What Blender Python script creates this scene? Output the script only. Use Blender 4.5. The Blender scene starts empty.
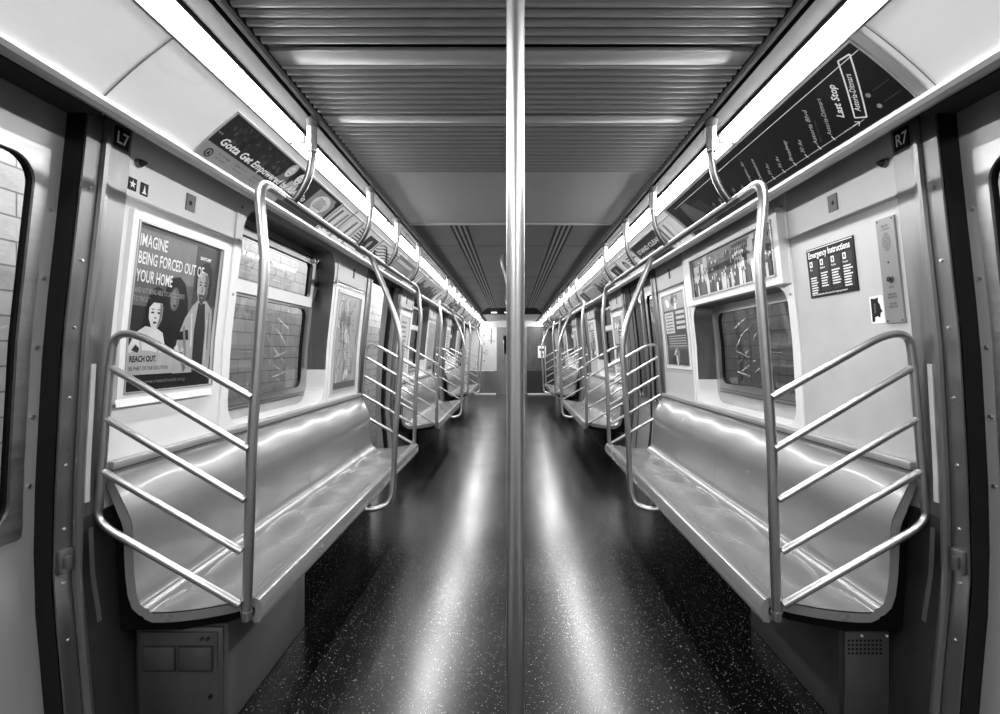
import bpy, math, random
from mathutils import Vector
from mathutils.geometry import tessellate_polygon
C = bpy.context.scene.collection
R = random.Random(7)
PI = math.pi
# ------------------------------------------------------------------ materials
def mat(name, col=0.5, rough=0.5, metal=0.0, spec=0.5, noise=None, bump=None, coat=0.0, emit=None, streak=None):
    m = bpy.data.materials.new(name); m.use_nodes = True
    nt = m.node_tree; b = nt.nodes['Principled BSDF']
    b.inputs['Base Color'].default_value = (col, col, col, 1)
    b.inputs['Roughness'].default_value = rough
    b.inputs['Metallic'].default_value = metal
    b.inputs['Specular IOR Level'].default_value = spec
    b.inputs['Coat Weight'].default_value = coat
    tc = nt.nodes.new('ShaderNodeTexCoord')
    mp = nt.nodes.new('ShaderNodeMapping'); nt.links.new(tc.outputs['Object'], mp.inputs[0])
    sc = streak if streak else (6, 6, 6)
    mp.inputs['Scale'].default_value = sc
    nz = nt.nodes.new('ShaderNodeTexNoise'); nz.inputs['Scale'].default_value = 1.0; nz.inputs['Detail'].default_value = 5
    nt.links.new(mp.outputs[0], nz.inputs['Vector'])
    a = noise if noise is not None else 0.06
    r = nt.nodes.new('ShaderNodeMapRange'); nt.links.new(nz.outputs['Fac'], r.inputs['Value'])
    r.inputs['From Min'].default_value = .3; r.inputs['From Max'].default_value = .7
    r.inputs['To Min'].default_value = col*(1-a); r.inputs['To Max'].default_value = min(1, col*(1+a))
    nt.links.new(r.outputs[0], b.inputs['Base Color'])
    r2 = nt.nodes.new('ShaderNodeMapRange'); nt.links.new(nz.outputs['Fac'], r2.inputs['Value'])
    r2.inputs['From Min'].default_value = .3; r2.inputs['From Max'].default_value = .7
    k = 0 if a < .03 else .15
    r2.inputs['To Min'].default_value = rough*(1-k); r2.inputs['To Max'].default_value = min(1, rough*(1+k))
    nt.links.new(r2.outputs[0], b.inputs['Roughness'])
    if bump:
        bp = nt.nodes.new('ShaderNodeBump'); bp.inputs['Strength'].default_value = bump; bp.inputs['Distance'].default_value = .01
        nt.links.new(nz.outputs['Fac'], bp.inputs['Height']); nt.links.new(bp.outputs[0], b.inputs['Normal'])
    if emit:
        b.inputs['Emission Color'].default_value = (1, 1, 1, 1); b.inputs['Emission Strength'].default_value = emit
    return m
M = {}
M['white'] = mat('white_panel', .70, .38, 0, .5, .04, None, .1, streak=(3, 3, 3))
M['cove'] = mat('cove_panel', .86, .30, 0, .5, .06, streak=(4, 2, 4))
M['tube_dark'] = mat('dark_tube', .12, .33, 1, .5, .01)  # darker tone of the tube metal, for hand rail and hangers
M['panel'] = mat('pale_panel', .50, .42, .15, .5, .06)
M['steel'] = mat('brushed_steel', .38, .34, 1, .5, .06, streak=(3, 3, 60))
M['steel_z'] = mat('brushed_steel_post', .24, .36, .9, .5, .10, streak=(30, 30, 1.0))
M['steel_dark'] = mat('dull_steel', .20, .38, .9, .5, .10, streak=(30, 30, 1.0))
M['tube'] = mat('polished_tube', .46, .33, 1, .5, .01, streak=(20, 20, 20))
M['sleeve'] = mat('tube_sleeve', .22, .38, 1, .5, .01)
M['seat'] = mat('moulded_seat', .15, .24, 0, .6, .06, None, .10, streak=(5, 2, 5))
M['seat_edge'] = mat('seat_edge', .17, .32, 0, .5, .05)
M['black'] = mat('black_rubber', .005, .5, 0, .25)
M['void'] = mat('black_paint_and_shade', .003, .6, 0, .12)  # black parts, also shade painted in around the seats
M['dark'] = mat('dark_grey_paint_and_shade', .022, .45, 0, .3, .2)  # dark parts, also painted-in shade under seats and cove lip
M['box'] = mat('grey_cabinet', .09, .40, .5, .5, .2, streak=(10, 10, 3))
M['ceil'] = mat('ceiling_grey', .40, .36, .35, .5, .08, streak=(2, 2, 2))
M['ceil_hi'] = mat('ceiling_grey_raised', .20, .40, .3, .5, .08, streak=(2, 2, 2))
M['vent'] = mat('vent_slats', .38, .34, .55, .5, .05, streak=(1, 1, 1))
M['rail_strip'] = mat('light_rail_strip', .05, .8, 0, .08, .08)
M['lip'] = mat('cove_lip', .40, .34, .5, .5, .08)
M['ink'] = mat('black_ink', .004, .45, 0, .2, 0)
M['paper'] = mat('white_print', .88, .45, 0, .4, 0)
for i, c in enumerate([.005, .018, .045, .09, .16, .30, .50, .74]):
    M['g%d' % i] = mat('print_grey', c, .35, 0, .25, .10, streak=(25, 25, 25))
M['lens'] = mat('lamp_diffuser', .9, .4, 0, .5, 0, emit=7.0)
M['lens_small'] = mat('small_lamp', .9, .4, 0, .5, 0, emit=.12)
M['plate_grey'] = mat('plate_grey', .24, .35, .3, .5, .04)
M['leaf'] = mat('door_leaf_metal', .30, .38, .45, .5, .06, streak=(20, 20, 1))
M['endwhite'] = mat('end_wall_panel', .55, .3, .2, .5, .06)
M['plate'] = mat('threshold_plate', .75, .35, .6, .5, .05)
def tiles(name, col, mort):
    m = mat(name, col, .3); nt = m.node_tree; b = nt.nodes['Principled BSDF']
    tc = nt.nodes.new('ShaderNodeTexCoord'); mp = nt.nodes.new('ShaderNodeMapping')
    mp.inputs['Rotation'].default_value = (PI/2, 0, PI/2)
    sx = nt.nodes.new('ShaderNodeSeparateXYZ'); cb = nt.nodes.new('ShaderNodeCombineXYZ')
    nt.links.new(tc.outputs['Object'], sx.inputs[0]); nt.links.new(sx.outputs['Y'], cb.inputs['X']); nt.links.new(sx.outputs['Z'], cb.inputs['Y'])
    br = nt.nodes.new('ShaderNodeTexBrick'); nt.links.new(cb.outputs[0], br.inputs['Vector'])
    br.inputs['Color1'].default_value = (col, col, col, 1); br.inputs['Color2'].default_value = (col*.85,)*3+(1,)
    br.inputs['Mortar'].default_value = (mort,)*3+(1,); br.inputs['Scale'].default_value = 1
    br.inputs['Brick Width'].default_value = .30; br.inputs['Row Height'].default_value = .15; br.inputs['Mortar Size'].default_value = .006
    nt.links.new(br.outputs['Color'], b.inputs['Base Color'])
    return m
M['tile'] = tiles('station_tile', .62, .2)
M['tile_r'] = tiles('tunnel_tile', .40, .15)
def glass():
    m = bpy.data.materials.new('window_glass'); m.use_nodes = True; nt = m.node_tree
    for n in list(nt.nodes): nt.nodes.remove(n)
    o = nt.nodes.new('ShaderNodeOutputMaterial'); mx = nt.nodes.new('ShaderNodeMixShader')
    t = nt.nodes.new('ShaderNodeBsdfTransparent'); g = nt.nodes.new('ShaderNodeBsdfGlossy'); lw = nt.nodes.new('ShaderNodeLayerWeight'); lw.inputs['Blend'].default_value = .5
    pw = nt.nodes.new('ShaderNodeMath'); pw.operation = 'POWER'; pw.inputs[1].default_value = 3.2; nt.links.new(lw.outputs['Facing'], pw.inputs[0])
    f = nt.nodes.new('ShaderNodeMath'); f.operation = 'MULTIPLY_ADD'; f.inputs[1].default_value = .8; f.inputs[2].default_value = .05; nt.links.new(pw.outputs[0], f.inputs[0])
    t.inputs['Color'].default_value = (.52, .52, .52, 1); g.inputs['Roughness'].default_value = .015; g.inputs['Color'].default_value = (.9, .9, .9, 1)
    nt.links.new(f.outputs[0], mx.inputs[0]); nt.links.new(t.outputs[0], mx.inputs[1]); nt.links.new(g.outputs[0], mx.inputs[2]); nt.links.new(mx.outputs[0], o.inputs[0])
    return m
M['glass'] = glass()
def floor_mat():
    m = mat('speckled_floor', .02, .2, 0, .6); nt = m.node_tree; b = nt.nodes['Principled BSDF']
    for l in list(nt.links):
        if l.to_node == b: nt.links.remove(l)
    tc = nt.nodes.new('ShaderNodeTexCoord')
    def speck(scale, r, dens):
        v = nt.nodes.new('ShaderNodeTexVoronoi'); v.inputs['Scale'].default_value = scale; nt.links.new(tc.outputs['Object'], v.inputs['Vector'])
        lt = nt.nodes.new('ShaderNodeMath'); lt.operation = 'LESS_THAN'; lt.inputs[1].default_value = r; nt.links.new(v.outputs['Distance'], lt.inputs[0])
        s = nt.nodes.new('ShaderNodeSeparateColor'); nt.links.new(v.outputs['Color'], s.inputs[0])
        g = nt.nodes.new('ShaderNodeMath'); g.operation = 'GREATER_THAN'; g.inputs[1].default_value = dens; nt.links.new(s.outputs[0], g.inputs[0])
        mu = nt.nodes.new('ShaderNodeMath'); mu.operation = 'MULTIPLY'; nt.links.new(lt.outputs[0], mu.inputs[0]); nt.links.new(g.outputs[0], mu.inputs[1])
        m2 = nt.nodes.new('ShaderNodeMath'); m2.operation = 'MULTIPLY'; nt.links.new(mu.outputs[0], m2.inputs[0]); nt.links.new(s.outputs[1], m2.inputs[1])
        return m2
    a = speck(85, .20, .75); c = speck(170, .24, .72)
    ad = nt.nodes.new('ShaderNodeMath'); ad.operation = 'MAXIMUM'; nt.links.new(a.outputs[0], ad.inputs[0]); nt.links.new(c.outputs[0], ad.inputs[1])
    mx = nt.nodes.new('ShaderNodeMixRGB'); nt.links.new(ad.outputs[0], mx.inputs[0])
    mx.inputs[1].default_value = (.0035, .0035, .0035, 1); mx.inputs[2].default_value = (.42, .42, .42, 1)
    nt.links.new(mx.outputs[0], b.inputs['Base Color'])
    nz = nt.nodes.new('ShaderNodeTexNoise'); nz.inputs['Scale'].default_value = 1.6; nz.inputs['Detail'].default_value = 3; nt.links.new(tc.outputs['Object'], nz.inputs['Vector'])
    mr = nt.nodes.new('ShaderNodeMapRange'); mr.inputs['From Min'].default_value = .3; mr.inputs['From Max'].default_value = .7
    mr.inputs['To Min'].default_value = .21; mr.inputs['To Max'].default_value = .27
    nt.links.new(nz.outputs['Fac'], mr.inputs[0]); nt.links.new(mr.outputs[0], b.inputs['Roughness'])
    n2 = nt.nodes.new('ShaderNodeTexNoise'); n2.inputs['Scale'].default_value = 60; n2.inputs['Detail'].default_value = 3; nt.links.new(tc.outputs['Object'], n2.inputs['Vector'])
    bp = nt.nodes.new('ShaderNodeBump'); bp.inputs['Strength'].default_value = .05; bp.inputs['Distance'].default_value = .002
    nt.links.new(n2.outputs['Fac'], bp.inputs['Height']); nt.links.new(bp.outputs[0], b.inputs['Normal'])
    b.inputs['Specular IOR Level'].default_value = .6
    return m
M['floor'] = floor_mat()
# ------------------------------------------------------------------ mesh builder
OFF = {}
def lerp(a, b, t): return a+(b-a)*t
class MB:
    def __init__(s): s.v = []; s.f = []; s.m = []; s.mats = []
    def mi(s, m):
        if m not in s.mats: s.mats.append(m)
        return s.mats.index(m)
    def add(s, vs, fs, m):
        o = len(s.v); k = s.mi(m); s.v += [tuple(p) for p in vs]
        for f in fs: s.f.append([i+o for i in f]); s.m.append(k)
    def box(s, x0, x1, y0, y1, z0, z1, m, bev=0.0):
        x0, x1 = min(x0, x1), max(x0, x1)
        if bev <= 0:
            vs = [(x, y, z) for x in (x0, x1) for y in (y0, y1) for z in (z0, z1)]
            s.add(vs, [(0, 1, 3, 2), (4, 6, 7, 5), (0, 4, 5, 1), (2, 3, 7, 6), (0, 2, 6, 4), (1, 5, 7, 3)], m); return
        import bmesh
        bm = bmesh.new(); vs = [bm.verts.new((x, y, z)) for x in (x0, x1) for y in (y0, y1) for z in (z0, z1)]
        for f in [(0, 1, 3, 2), (4, 6, 7, 5), (0, 4, 5, 1), (2, 3, 7, 6), (0, 2, 6, 4), (1, 5, 7, 3)]: bm.faces.new([vs[i] for i in f])
        bmesh.ops.bevel(bm, geom=bm.edges[:], offset=bev, segments=2, affect='EDGES', profile=.5)
        bm.verts.index_update()
        s.add([v.co[:] for v in bm.verts], [[v.index for v in f.verts] for f in bm.faces], m); bm.free()
    def grid(s, fn, nu, nv, m):
        vs = [fn(i/nu, j/nv) for i in range(nu+1) for j in range(nv+1)]
        s.add(vs, [(i*(nv+1)+j, (i+1)*(nv+1)+j, (i+1)*(nv+1)+j+1, i*(nv+1)+j+1) for i in range(nu) for j in range(nv)], m)
    def tube(s, pts, r, m, seg=12, caps=True):
        pts = [Vector(p) for p in pts]; n = len(pts); rings = []
        up = None
        for i in range(n):
            t = (pts[min(i+1, n-1)]-pts[max(i-1, 0)]).normalized()
            if up is None:
                up = Vector((0, 0, 1)) if abs(t.z) < .9 else Vector((0, 1, 0))
            up = (up - t*up.dot(t)).normalized(); b = t.cross(up)
            rr = r[i] if isinstance(r, (list, tuple)) else r
            rings.append([pts[i]+up*math.cos(2*PI*k/seg)*rr+b*math.sin(2*PI*k/seg)*rr for k in range(seg)])
        vs = [p for q in rings for p in q]; fs = []
        for i in range(n-1):
            for k in range(seg):
                k2 = (k+1) % seg; fs.append((i*seg+k, i*seg+k2, (i+1)*seg+k2, (i+1)*seg+k))
        if caps: fs += [tuple(range(seg))[::-1], tuple((n-1)*seg+k for k in range(seg))]
        s.add(vs, fs, m)
    def poly(s, pts, m):
        tr = tessellate_polygon([[Vector((p[0], p[1], 0)) for p in pts[1]]])
        s.add(pts[0], [tuple(t) for t in tr], m)
    def build(s, name, parent=None, smooth=True):
        me = bpy.data.meshes.new(name)
        off = OFF.get(parent.name, Vector((0, 0, 0))) if parent else Vector((0, 0, 0))
        me.from_pydata([(v[0]-off.x, v[1]-off.y, v[2]-off.z) for v in s.v], [], s.f)
        for m in s.mats: me.materials.append(M[m])
        me.polygons.foreach_set('material_index', s.m)
        me.update()
        import bmesh
        bm = bmesh.new(); bm.from_mesh(me); bmesh.ops.recalc_face_normals(bm, faces=bm.faces[:])
        if smooth:
            for f in bm.faces: f.smooth = True
            for e in bm.edges:
                if len(e.link_faces) == 2 and e.calc_face_angle(0) > .6: e.smooth = False
        bm.to_mesh(me); bm.free()
        o = bpy.data.objects.new(name, me); C.objects.link(o)
        if parent: o.parent = parent; OFF[o.name] = off
        else: OFF[o.name] = Vector((0, 0, 0))
        return o
def root(name, loc, label, cat, group=None):
    o = bpy.data.objects.new(name, None); C.objects.link(o); o.location = loc; o.empty_display_size = .1
    o['label'] = label; o['category'] = cat
    if group: o['group'] = group
    OFF[o.name] = Vector(loc); return o
def tag(o, label, cat, group=None):
    o['label'] = label; o['category'] = cat
    if group: o['group'] = group
    return o
def struct(o): o['kind'] = 'structure'; return o
def dup(r, dy, label, group=None):
    c = r.copy(); C.objects.link(c); c.location = (r.location.x, r.location.y+dy, r.location.z); c['label'] = label
    if group: c['group'] = group
    for ch in list(r.children):
        d = ch.copy(); C.objects.link(d); d.parent = c
        for g in list(ch.children):
            e = g.copy(); C.objects.link(e); e.parent = d
    return c
def fillet(pts, rad, n=6):
    P = [Vector(p) for p in pts]; out = [P[0]]
    for i in range(1, len(P)-1):
        a, b, c = P[i-1], P[i], P[i+1]; r = rad[i] if isinstance(rad, (list, tuple)) else rad
        d1 = min(r, (a-b).length*.49); d2 = min(r, (c-b).length*.49)
        p = b+(a-b).normalized()*d1; q = b+(c-b).normalized()*d2
        for k in range(n+1):
            t = k/n; out.append(p*(1-t)**2+b*2*t*(1-t)+q*t*t)
    out.append(P[-1]); return out
def spline(pts, n=6):
    P = [Vector(p) for p in pts]; P = [P[0]*2-P[1]]+P+[P[-1]*2-P[-2]]; out = []
    for i in range(1, len(P)-2):
        for k in range(n):
            t = k/n; p0, p1, p2, p3 = P[i-1:i+3]
            out.append(.5*((2*p1)+(p2-p0)*t+(2*p0-5*p1+4*p2-p3)*t*t+(3*p1-p0-3*p2+p3)*t**3))
    out.append(P[-2]); return out
def rrect(w, h, r, n=6):
    out = []
    for cx, cy, a0 in ((w/2-r, h/2-r, 0), (-w/2+r, h/2-r, 90), (-w/2+r, -h/2+r, 180), (w/2-r, -h/2+r, 270)):
        for k in range(n+1):
            a = math.radians(a0+90*k/n); out.append((cx+r*math.cos(a), cy+r*math.sin(a)))
    return out
# ------------------------------------------------------------------ surfaces of the car
P = 4.2                       # door spacing
ZC, ZH = 2.19, 2.27           # low ceiling, raised ceiling
Y0, Y1 = -3.0, 15.5
WP = [(0, 1.290), (.3, 1.315), (.6, 1.342), (.92, 1.335), (1.33, 1.312), (1.78, 1.262), (2.02, 1.238), (2.2, 1.215)]
def xw(z):
    if z <= WP[0][0]: return WP[0][1]
    for (a, xa), (b, xb) in zip(WP, WP[1:]):
        if z <= b: return lerp(xa, xb, (z-a)/(b-a))
    return WP[-1][1]
def WM(sd, y0, z0, h0=0.0):   # (a,b,h): a reads left to right, b up, h out from the wall
    return lambda a, b, h=0.0: (sd*(xw(z0+b)-h0-h), y0-sd*a, z0+b)
CP = [(1.0855, 1.968), (.998, 2.055), (.8955, 2.1275)]
CL = .249
def cove(sd, y, s, h=0.0):
    s = max(-.1, min(1.1, s)); a, b, c = CP
    x = a[0]*(1-s)**2+2*b[0]*s*(1-s)+c[0]*s*s; z = a[1]*(1-s)**2+2*b[1]*s*(1-s)+c[1]*s*s
    dx = 2*(1-s)*(b[0]-a[0])+2*s*(c[0]-b[0]); dz = 2*(1-s)*(b[1]-a[1])+2*s*(c[1]-b[1]); l = math.hypot(dx, dz)
    return (sd*(x-dz/l*h), y, z+dx/l*h)
def CM(sd, y0, h0=0.0):
    return lambda a, b, h=0.0: cove(sd, y0-sd*a, b/CL, h0+h)
def pshape(mb, mp, pts, m, h):  # flat printed polygon
    mb.poly(([mp(a, b, h) for a, b in pts], pts), m)
def prect(mb, mp, a0, a1, b0, b1, m, h, nu=1, nv=4):
    mb.grid(lambda u, v: mp(lerp(a0, a1, u), lerp(b0, b1, v), h), nu, nv, m)
def slab(mb, mp, a0, a1, b0, b1, m, h0, h1, nu=1, nv=4):
    """a thin plate on the surface, with edges"""
    n = nv; prect(mb, mp, a0, a1, b0, b1, m, h1, nu, nv)
    for b in (b0, b1): mb.grid(lambda u, v: mp(lerp(a0, a1, u), b, lerp(h0, h1, v)), 1, 1, m)
    for a in (a0, a1): mb.grid(lambda u, v: mp(a, lerp(b0, b1, u), lerp(h0, h1, v)), n, 1, m)
_tc = {}
def textmb(mb, mp, txt, a, b, size, m, h, rot=0.0, width=None, bold=0.0, shear=0.0, align='LEFT'):
    key = (txt, bold, shear, align)
    if key not in _tc:
        cu = bpy.data.curves.new('lettering', 'FONT'); cu.body = txt; cu.size = 1; cu.offset = bold; cu.shear = shear; cu.align_x = align; cu.resolution_u = 2
        ob = bpy.data.objects.new('lettering', cu); C.objects.link(ob)
        me = bpy.data.meshes.new_from_object(ob.evaluated_get(bpy.context.evaluated_depsgraph_get()))
        _tc[key] = ([v.co[:2] for v in me.vertices], [list(p.vertices) for p in me.polygons])
        bpy.data.meshes.remove(me); bpy.data.objects.remove(ob); bpy.data.curves.remove(cu)
    vs, fs = _tc[key]
    if not vs: return
    w = max(v[0] for v in vs)-min(v[0] for v in vs); kx = width/w if width else size
    c, s = math.cos(rot), math.sin(rot)
    mb.add([mp(a+v[0]*kx*c-v[1]*size*s, b+v[0]*kx*s+v[1]*size*c, h) for v in vs], fs, m)
SN = {-1: 'left', 1: 'right'}
# ------------------------------------------------------------------ floor, walls
mb = MB(); mb.box(-1.45, 1.45, Y0, Y1, -.05, 0, 'floor'); struct(mb.build('floor'))
def opening(k): return (P*k+.46, P*k+1.52)
tn = [0]
def trim(mb, smooth=True):
    tn[0] += 1; o = mb.build('trim_%d' % tn[0], None, smooth); return struct(o)
def strip(mb, sd, y0, y1, z0, z1, m, off=0.0, n=16, th=None):
    mb.grid(lambda u, v: (sd*(xw(lerp(z0, z1, v))+off), lerp(y0, y1, u), lerp(z0, z1, v)), 1, n, m)
    if th:
        for y in (y0, y1): mb.grid(lambda u, v: (sd*(xw(lerp(z0, z1, v))+off+u*th), y, lerp(z0, z1, v)), 1, n, m)
        for z in (z0, z1): mb.grid(lambda u, v: (sd*(xw(z)+off+v*th), lerp(y0, y1, u), z), 1, 1, m)
WIN = (2.43, 3.69, .930, 1.975)          # window recess, relative to section 0
def ringpanel(mb, sd, oy0, oy1, oz0, oz1, iy0, iy1, iz0, iz1, r, m, off=0.0, depth=0.0, md=None, n=8, rad=3):
    """panel with a rounded rectangular hole; depth>0 adds the reveal"""
    icy, icz = (iy0+iy1)/2, (iz0+iz1)/2
    inner = [(icy+a, icz+b) for a, b in rrect(iy1-iy0, iz1-iz0, r, n)]
    outer = []
    for (a, b) in inner:  # matching point on the outer rectangle
        u = (a-icy)/((iy1-iy0)/2); v = (b-icz)/((iz1-iz0)/2); k = max(abs(u), abs(v)); u /= k; v /= k
        outer.append((lerp(oy0, oy1, (u+1)/2), lerp(oz0, oz1, (v+1)/2)))
    # subdivide long straights
    def dens(L):
        o = []
        for i in range(len(L)):
            a, b = L[i], L[(i+1) % len(L)]
            d = max(abs(inner[i][0]-inner[(i+1) % len(L)][0]), abs(inner[i][1]-inner[(i+1) % len(L)][1])); k = 8 if d > .15 else 1
            for j in range(k): o.append((lerp(a[0], b[0], j/k), lerp(a[1], b[1], j/k)))
        return o
    I, O = dens(inner), dens(outer); N = len(I); vs = []; fs = []
    for t in range(rad+1):
        for a, b in zip(I, O):
            y = lerp(a[0], b[0], t/rad); z = lerp(a[1], b[1], t/rad); vs.append((sd*(xw(z)+off), y, z))
    for t in range(rad):
        for i in range(N):
            j = (i+1) % N; fs.append((t*N+i, t*N+j, (t+1)*N+j, (t+1)*N+i))
    mb.add(vs, fs, m)
    if depth:
        vs = [(sd*(xw(z)+off+d), y, z) for d in (0, depth) for y, z in I]
        for i in range(N):
            j = (i+1) % N; zz = (I[i][1]+I[j][1])/2
            mm = md(zz) if callable(md) else (md or m)
            mb.add([vs[i], vs[j], vs[N+j], vs[N+i]], [(0, 1, 2, 3)], mm)
    return I
for sd in (-1, 1):
    mb = MB()
    # solid parts between openings
    mb2 = MB()
    for k in range(-1, 4):
        o0, o1 = opening(k); nx = opening(k+1)[0]
        if k == 3: nx = Y1
        if k == -1: strip(mb, sd, o1, nx, 0, 2.05, 'panel')
        elif k == 3: strip(mb, sd, o1, nx, 0, 2.05, 'panel')
        else:
            b = P*k
            for a0, a1 in ((1.52, 2.36), (3.75, 4.66)):
                strip(mb, sd, b+a0, b+a1, 0, 2.05, 'panel' if sd > 0 else 'white')
            strip(mb, sd, b+2.36, b+3.75, 0, .90, 'panel')
            typeB = (sd > 0 and k == 0)
            z1 = 1.60 if typeB else WIN[3]
            # hole panel
            if typeB:
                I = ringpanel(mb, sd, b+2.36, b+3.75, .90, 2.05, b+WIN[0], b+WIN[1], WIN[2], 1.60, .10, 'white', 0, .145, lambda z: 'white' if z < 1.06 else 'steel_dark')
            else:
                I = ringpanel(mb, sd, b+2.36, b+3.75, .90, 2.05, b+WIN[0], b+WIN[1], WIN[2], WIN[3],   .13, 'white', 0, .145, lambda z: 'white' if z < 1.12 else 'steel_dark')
        # header above the door and outer skin around it
        if k >= 0:
            mb.box(sd*1.205, sd*1.42, o0-.01, o1+.01, 1.985, 2.06, 'rail_strip')
            for yy, s2 in ((o0, -1), (o1, 1)):   # jambs (door pocket edges)
                
                for u0, u1, mm in ((0, .05, 'leaf' if k else 'black'), (.05, .10, 'black'), (.10, .16, 'leaf' if k else 'black')):
                    mb.grid(lambda u, v: (sd*(xw(2.0*v)+lerp(u0, u1, u)), yy, 2.0*v), 1, 16, mm)
    if True:
        # outer skin so nothing leaks round the door pockets
        for k in range(-1, 4):
            o1 = opening(k)[1]; nx = opening(k+1)[0] if k < 3 else Y1
            if k < 0 or k == 3: continue
    struct(mb.build('wall_' + SN[sd]))
    # raised beads: horizontal bead line, vertical cover strips with screws
    for k in range(3):
        b = P*k; q = MB()
        for y0, y1 in ((b+1.70, b+2.36), (b+3.75, b+4.48)):
            m = WM(sd, 0, 0)
            q.tube([(sd*(xw(1.795)-.002), y0, 1.795), (sd*(xw(1.795)-.002), y1, 1.795)], .006, 'white' if sd < 0 else 'lip', 8)
        for y0, y1 in ((b+2.355, b+2.415),):
            strip(q, sd, y0, y1, .93, 2.03, 'white', -.008, 16, .008)
            for z in (1.15, 1.55, 1.80, 1.95):
                q.tube([(sd*(xw(z)-.008), (y0+y1)/2, z), (sd*(xw(z)-.012), (y0+y1)/2, z)], .006, 'steel_dark', 8)
        strip(q, sd, b+3.735, b+3.765, .93, 2.03, 'white', -.008, 16, .008)
        trim(q)
    # stainless posts either side of the doors
    for k in range(4):
        o0, o1 = opening(k)
        for base, dr in ((o1, 1), (o0, -1)):
            if base < .6 and dr < 0: pass
            q = MB(); a = lambda t: base+dr*t
            y = sorted((a(0.0), a(.055))); strip(q, sd, y[0], y[1], 0, 2.0, 'steel_dark', -.006, 20, .01)
            y = sorted((a(.085), a(.165))); strip(q, sd, y[0], y[1], 0, 2.02, 'steel_z', -.012, 20, .012)
            q.tube([(sd*(xw(z)-.010), a(.070), z) for z in [2.02*i/20 for i in range(21)]], .015, 'steel_z', 10)
            for z in (.43, .60, .76, .95, 1.15, 1.36, 1.56, 1.776):
                q.tube([(sd*(xw(z)-.006), a(.028), z), (sd*(xw(z)-.011), a(.028), z)], [.006, .004], 'tube', 8)
            if k == 0 and dr > 0:
                z = .66; q.box(sd*(xw(z)-.018), sd*(xw(z)-.004), a(.006), a(.05), .63, .70, 'steel_dark', .004)
                q.box(sd*(xw(z)-.026), sd*(xw(z)-.016), a(.015), a(.035), .645, .68, 'box', .002)
            trim(q)
for sd in (-1, 1):
    for k in range(3):
        q = MB(); strip(q, sd, P*k+1.60, P*k+1.80, 0, .775, 'dark', -.0135, 10, .012); strip(q, sd, P*k+1.80, P*k+4.60, 0, .50, 'dark', -.004, 8, .003); trim(q)  # longer strip: under-seat shade painted on the wall as a dark sheet
# ------------------------------------------------------------------ cove, lip, light rail strip
for sd in (-1, 1):
    q = MB()
    q.grid(lambda u, v: cove(sd, lerp(Y0, Y1, u), v), 1, 14, 'cove')
    lp = [(1.0855, 1.968), (1.074, 1.962), (1.072, 1.950), (1.080, 1.939), (1.098, 1.934), (1.112, 1.936), (1.112, 1.952), (1.13, 1.955), (1.24, 2.030), (1.45, 2.05)]
    for (a, b), m in zip(zip(lp, lp[1:]), ['lip']*6+['dark']*3):  # downward faces towards the wall have their shade put into the colour
        q.add([(sd*a[0], Y0, a[1]), (sd*a[0], Y1, a[1]), (sd*b[0], Y1, b[1]), (sd*b[0], Y0, b[1])], [(0, 1, 2, 3)], m)
    for k in range(3):        # panel joints and slots of the lip
        pass
    trim(q)
    q = MB()                  # strip between lamps and ceiling
    sp = [(.846, 2.19), (.846, 2.168), (.838, 2.164), (.834, 2.174), (.762, 2.170), (.757, 2.184), (.748, 2.184), (.742, 2.166), (.728, 2.166), (.724, 2.195)]
    for (a, b), m in zip(zip(sp, sp[1:]), ['rail_strip', 'rail_strip', 'rail_strip', 'rail_strip', 'black', 'black', 'black', 'rail_strip', 'rail_strip']):
        q.add([(sd*a[0], Y0, a[1]), (sd*a[0], Y1, a[1]), (sd*b[0], Y1, b[1]), (sd*b[0], Y0, b[1])], [(0, 1, 2, 3)], m)
    trim(q)
    # panel joint ribs on the bare cove near the door
    q = MB()
    for y, wd, m in (((1.38, .006, 'g4'),) if sd < 0 else ((1.365, .030, 'lip'), (1.325, .004, 'g4'))):
        q.grid(lambda u, v: cove(sd, y+wd*(u-.5), v, .004), 1, 12, m)
    q.grid(lambda u, v: cove(sd, 3.07+.028*(u-.5), v*.95, .005), 1, 12, 'lip')
    trim(q)
# ------------------------------------------------------------------ ceiling
q = MB()
def cpl(x0, x1, y0, y1, z, m): q.add([(x0, y0, z), (x1, y0, z), (x1, y1, z), (x0, y1, z)], [(0, 1, 2, 3)], m)
cpl(-.83, .83, Y0, 1.10, ZC, 'ceil')
cpl(-.83, .83, 1.10, 2.62, ZC+.03, 'void')
cpl(-.83, .83, 2.62, 3.685, ZC, 'ceil')
q.box(-.83, .83, 3.67, 3.70, ZC-.006, ZC+.001, 'lip')
q.add([(-.83, 3.685, ZC), (.83, 3.685, ZC), (.83, 3.685, ZH), (-.83, 3.685, ZH)], [(0, 1, 2, 3)], 'ceil')
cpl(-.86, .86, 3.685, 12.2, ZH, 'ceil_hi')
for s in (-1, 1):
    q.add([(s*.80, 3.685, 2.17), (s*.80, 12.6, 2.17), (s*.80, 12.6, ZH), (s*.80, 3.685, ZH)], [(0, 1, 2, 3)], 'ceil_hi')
    for x in (.335, .375, .415, .455):    # long slots
        q.box(s*(x-.007), s*(x+.007), 3.70, 11.8, ZH-.005, ZH, 'ceil' if x > .35 else 'ceil_hi')
        q.box(s*(x+.010), s*(x+.028), 3.70, 11.8, ZH-.0015, ZH, 'black')
for y in (4.85, 6.9, 8.9, 10.9): q.box(-.8, .8, y-.004, y+.004, ZH-.001, ZH, 'black')
q.add([(-.55, 11.8, ZH), (.55, 11.8, ZH), (.80, 12.8, ZC), (-.80, 12.8, ZC)], [(0, 1, 2, 3)], 'void')
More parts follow.
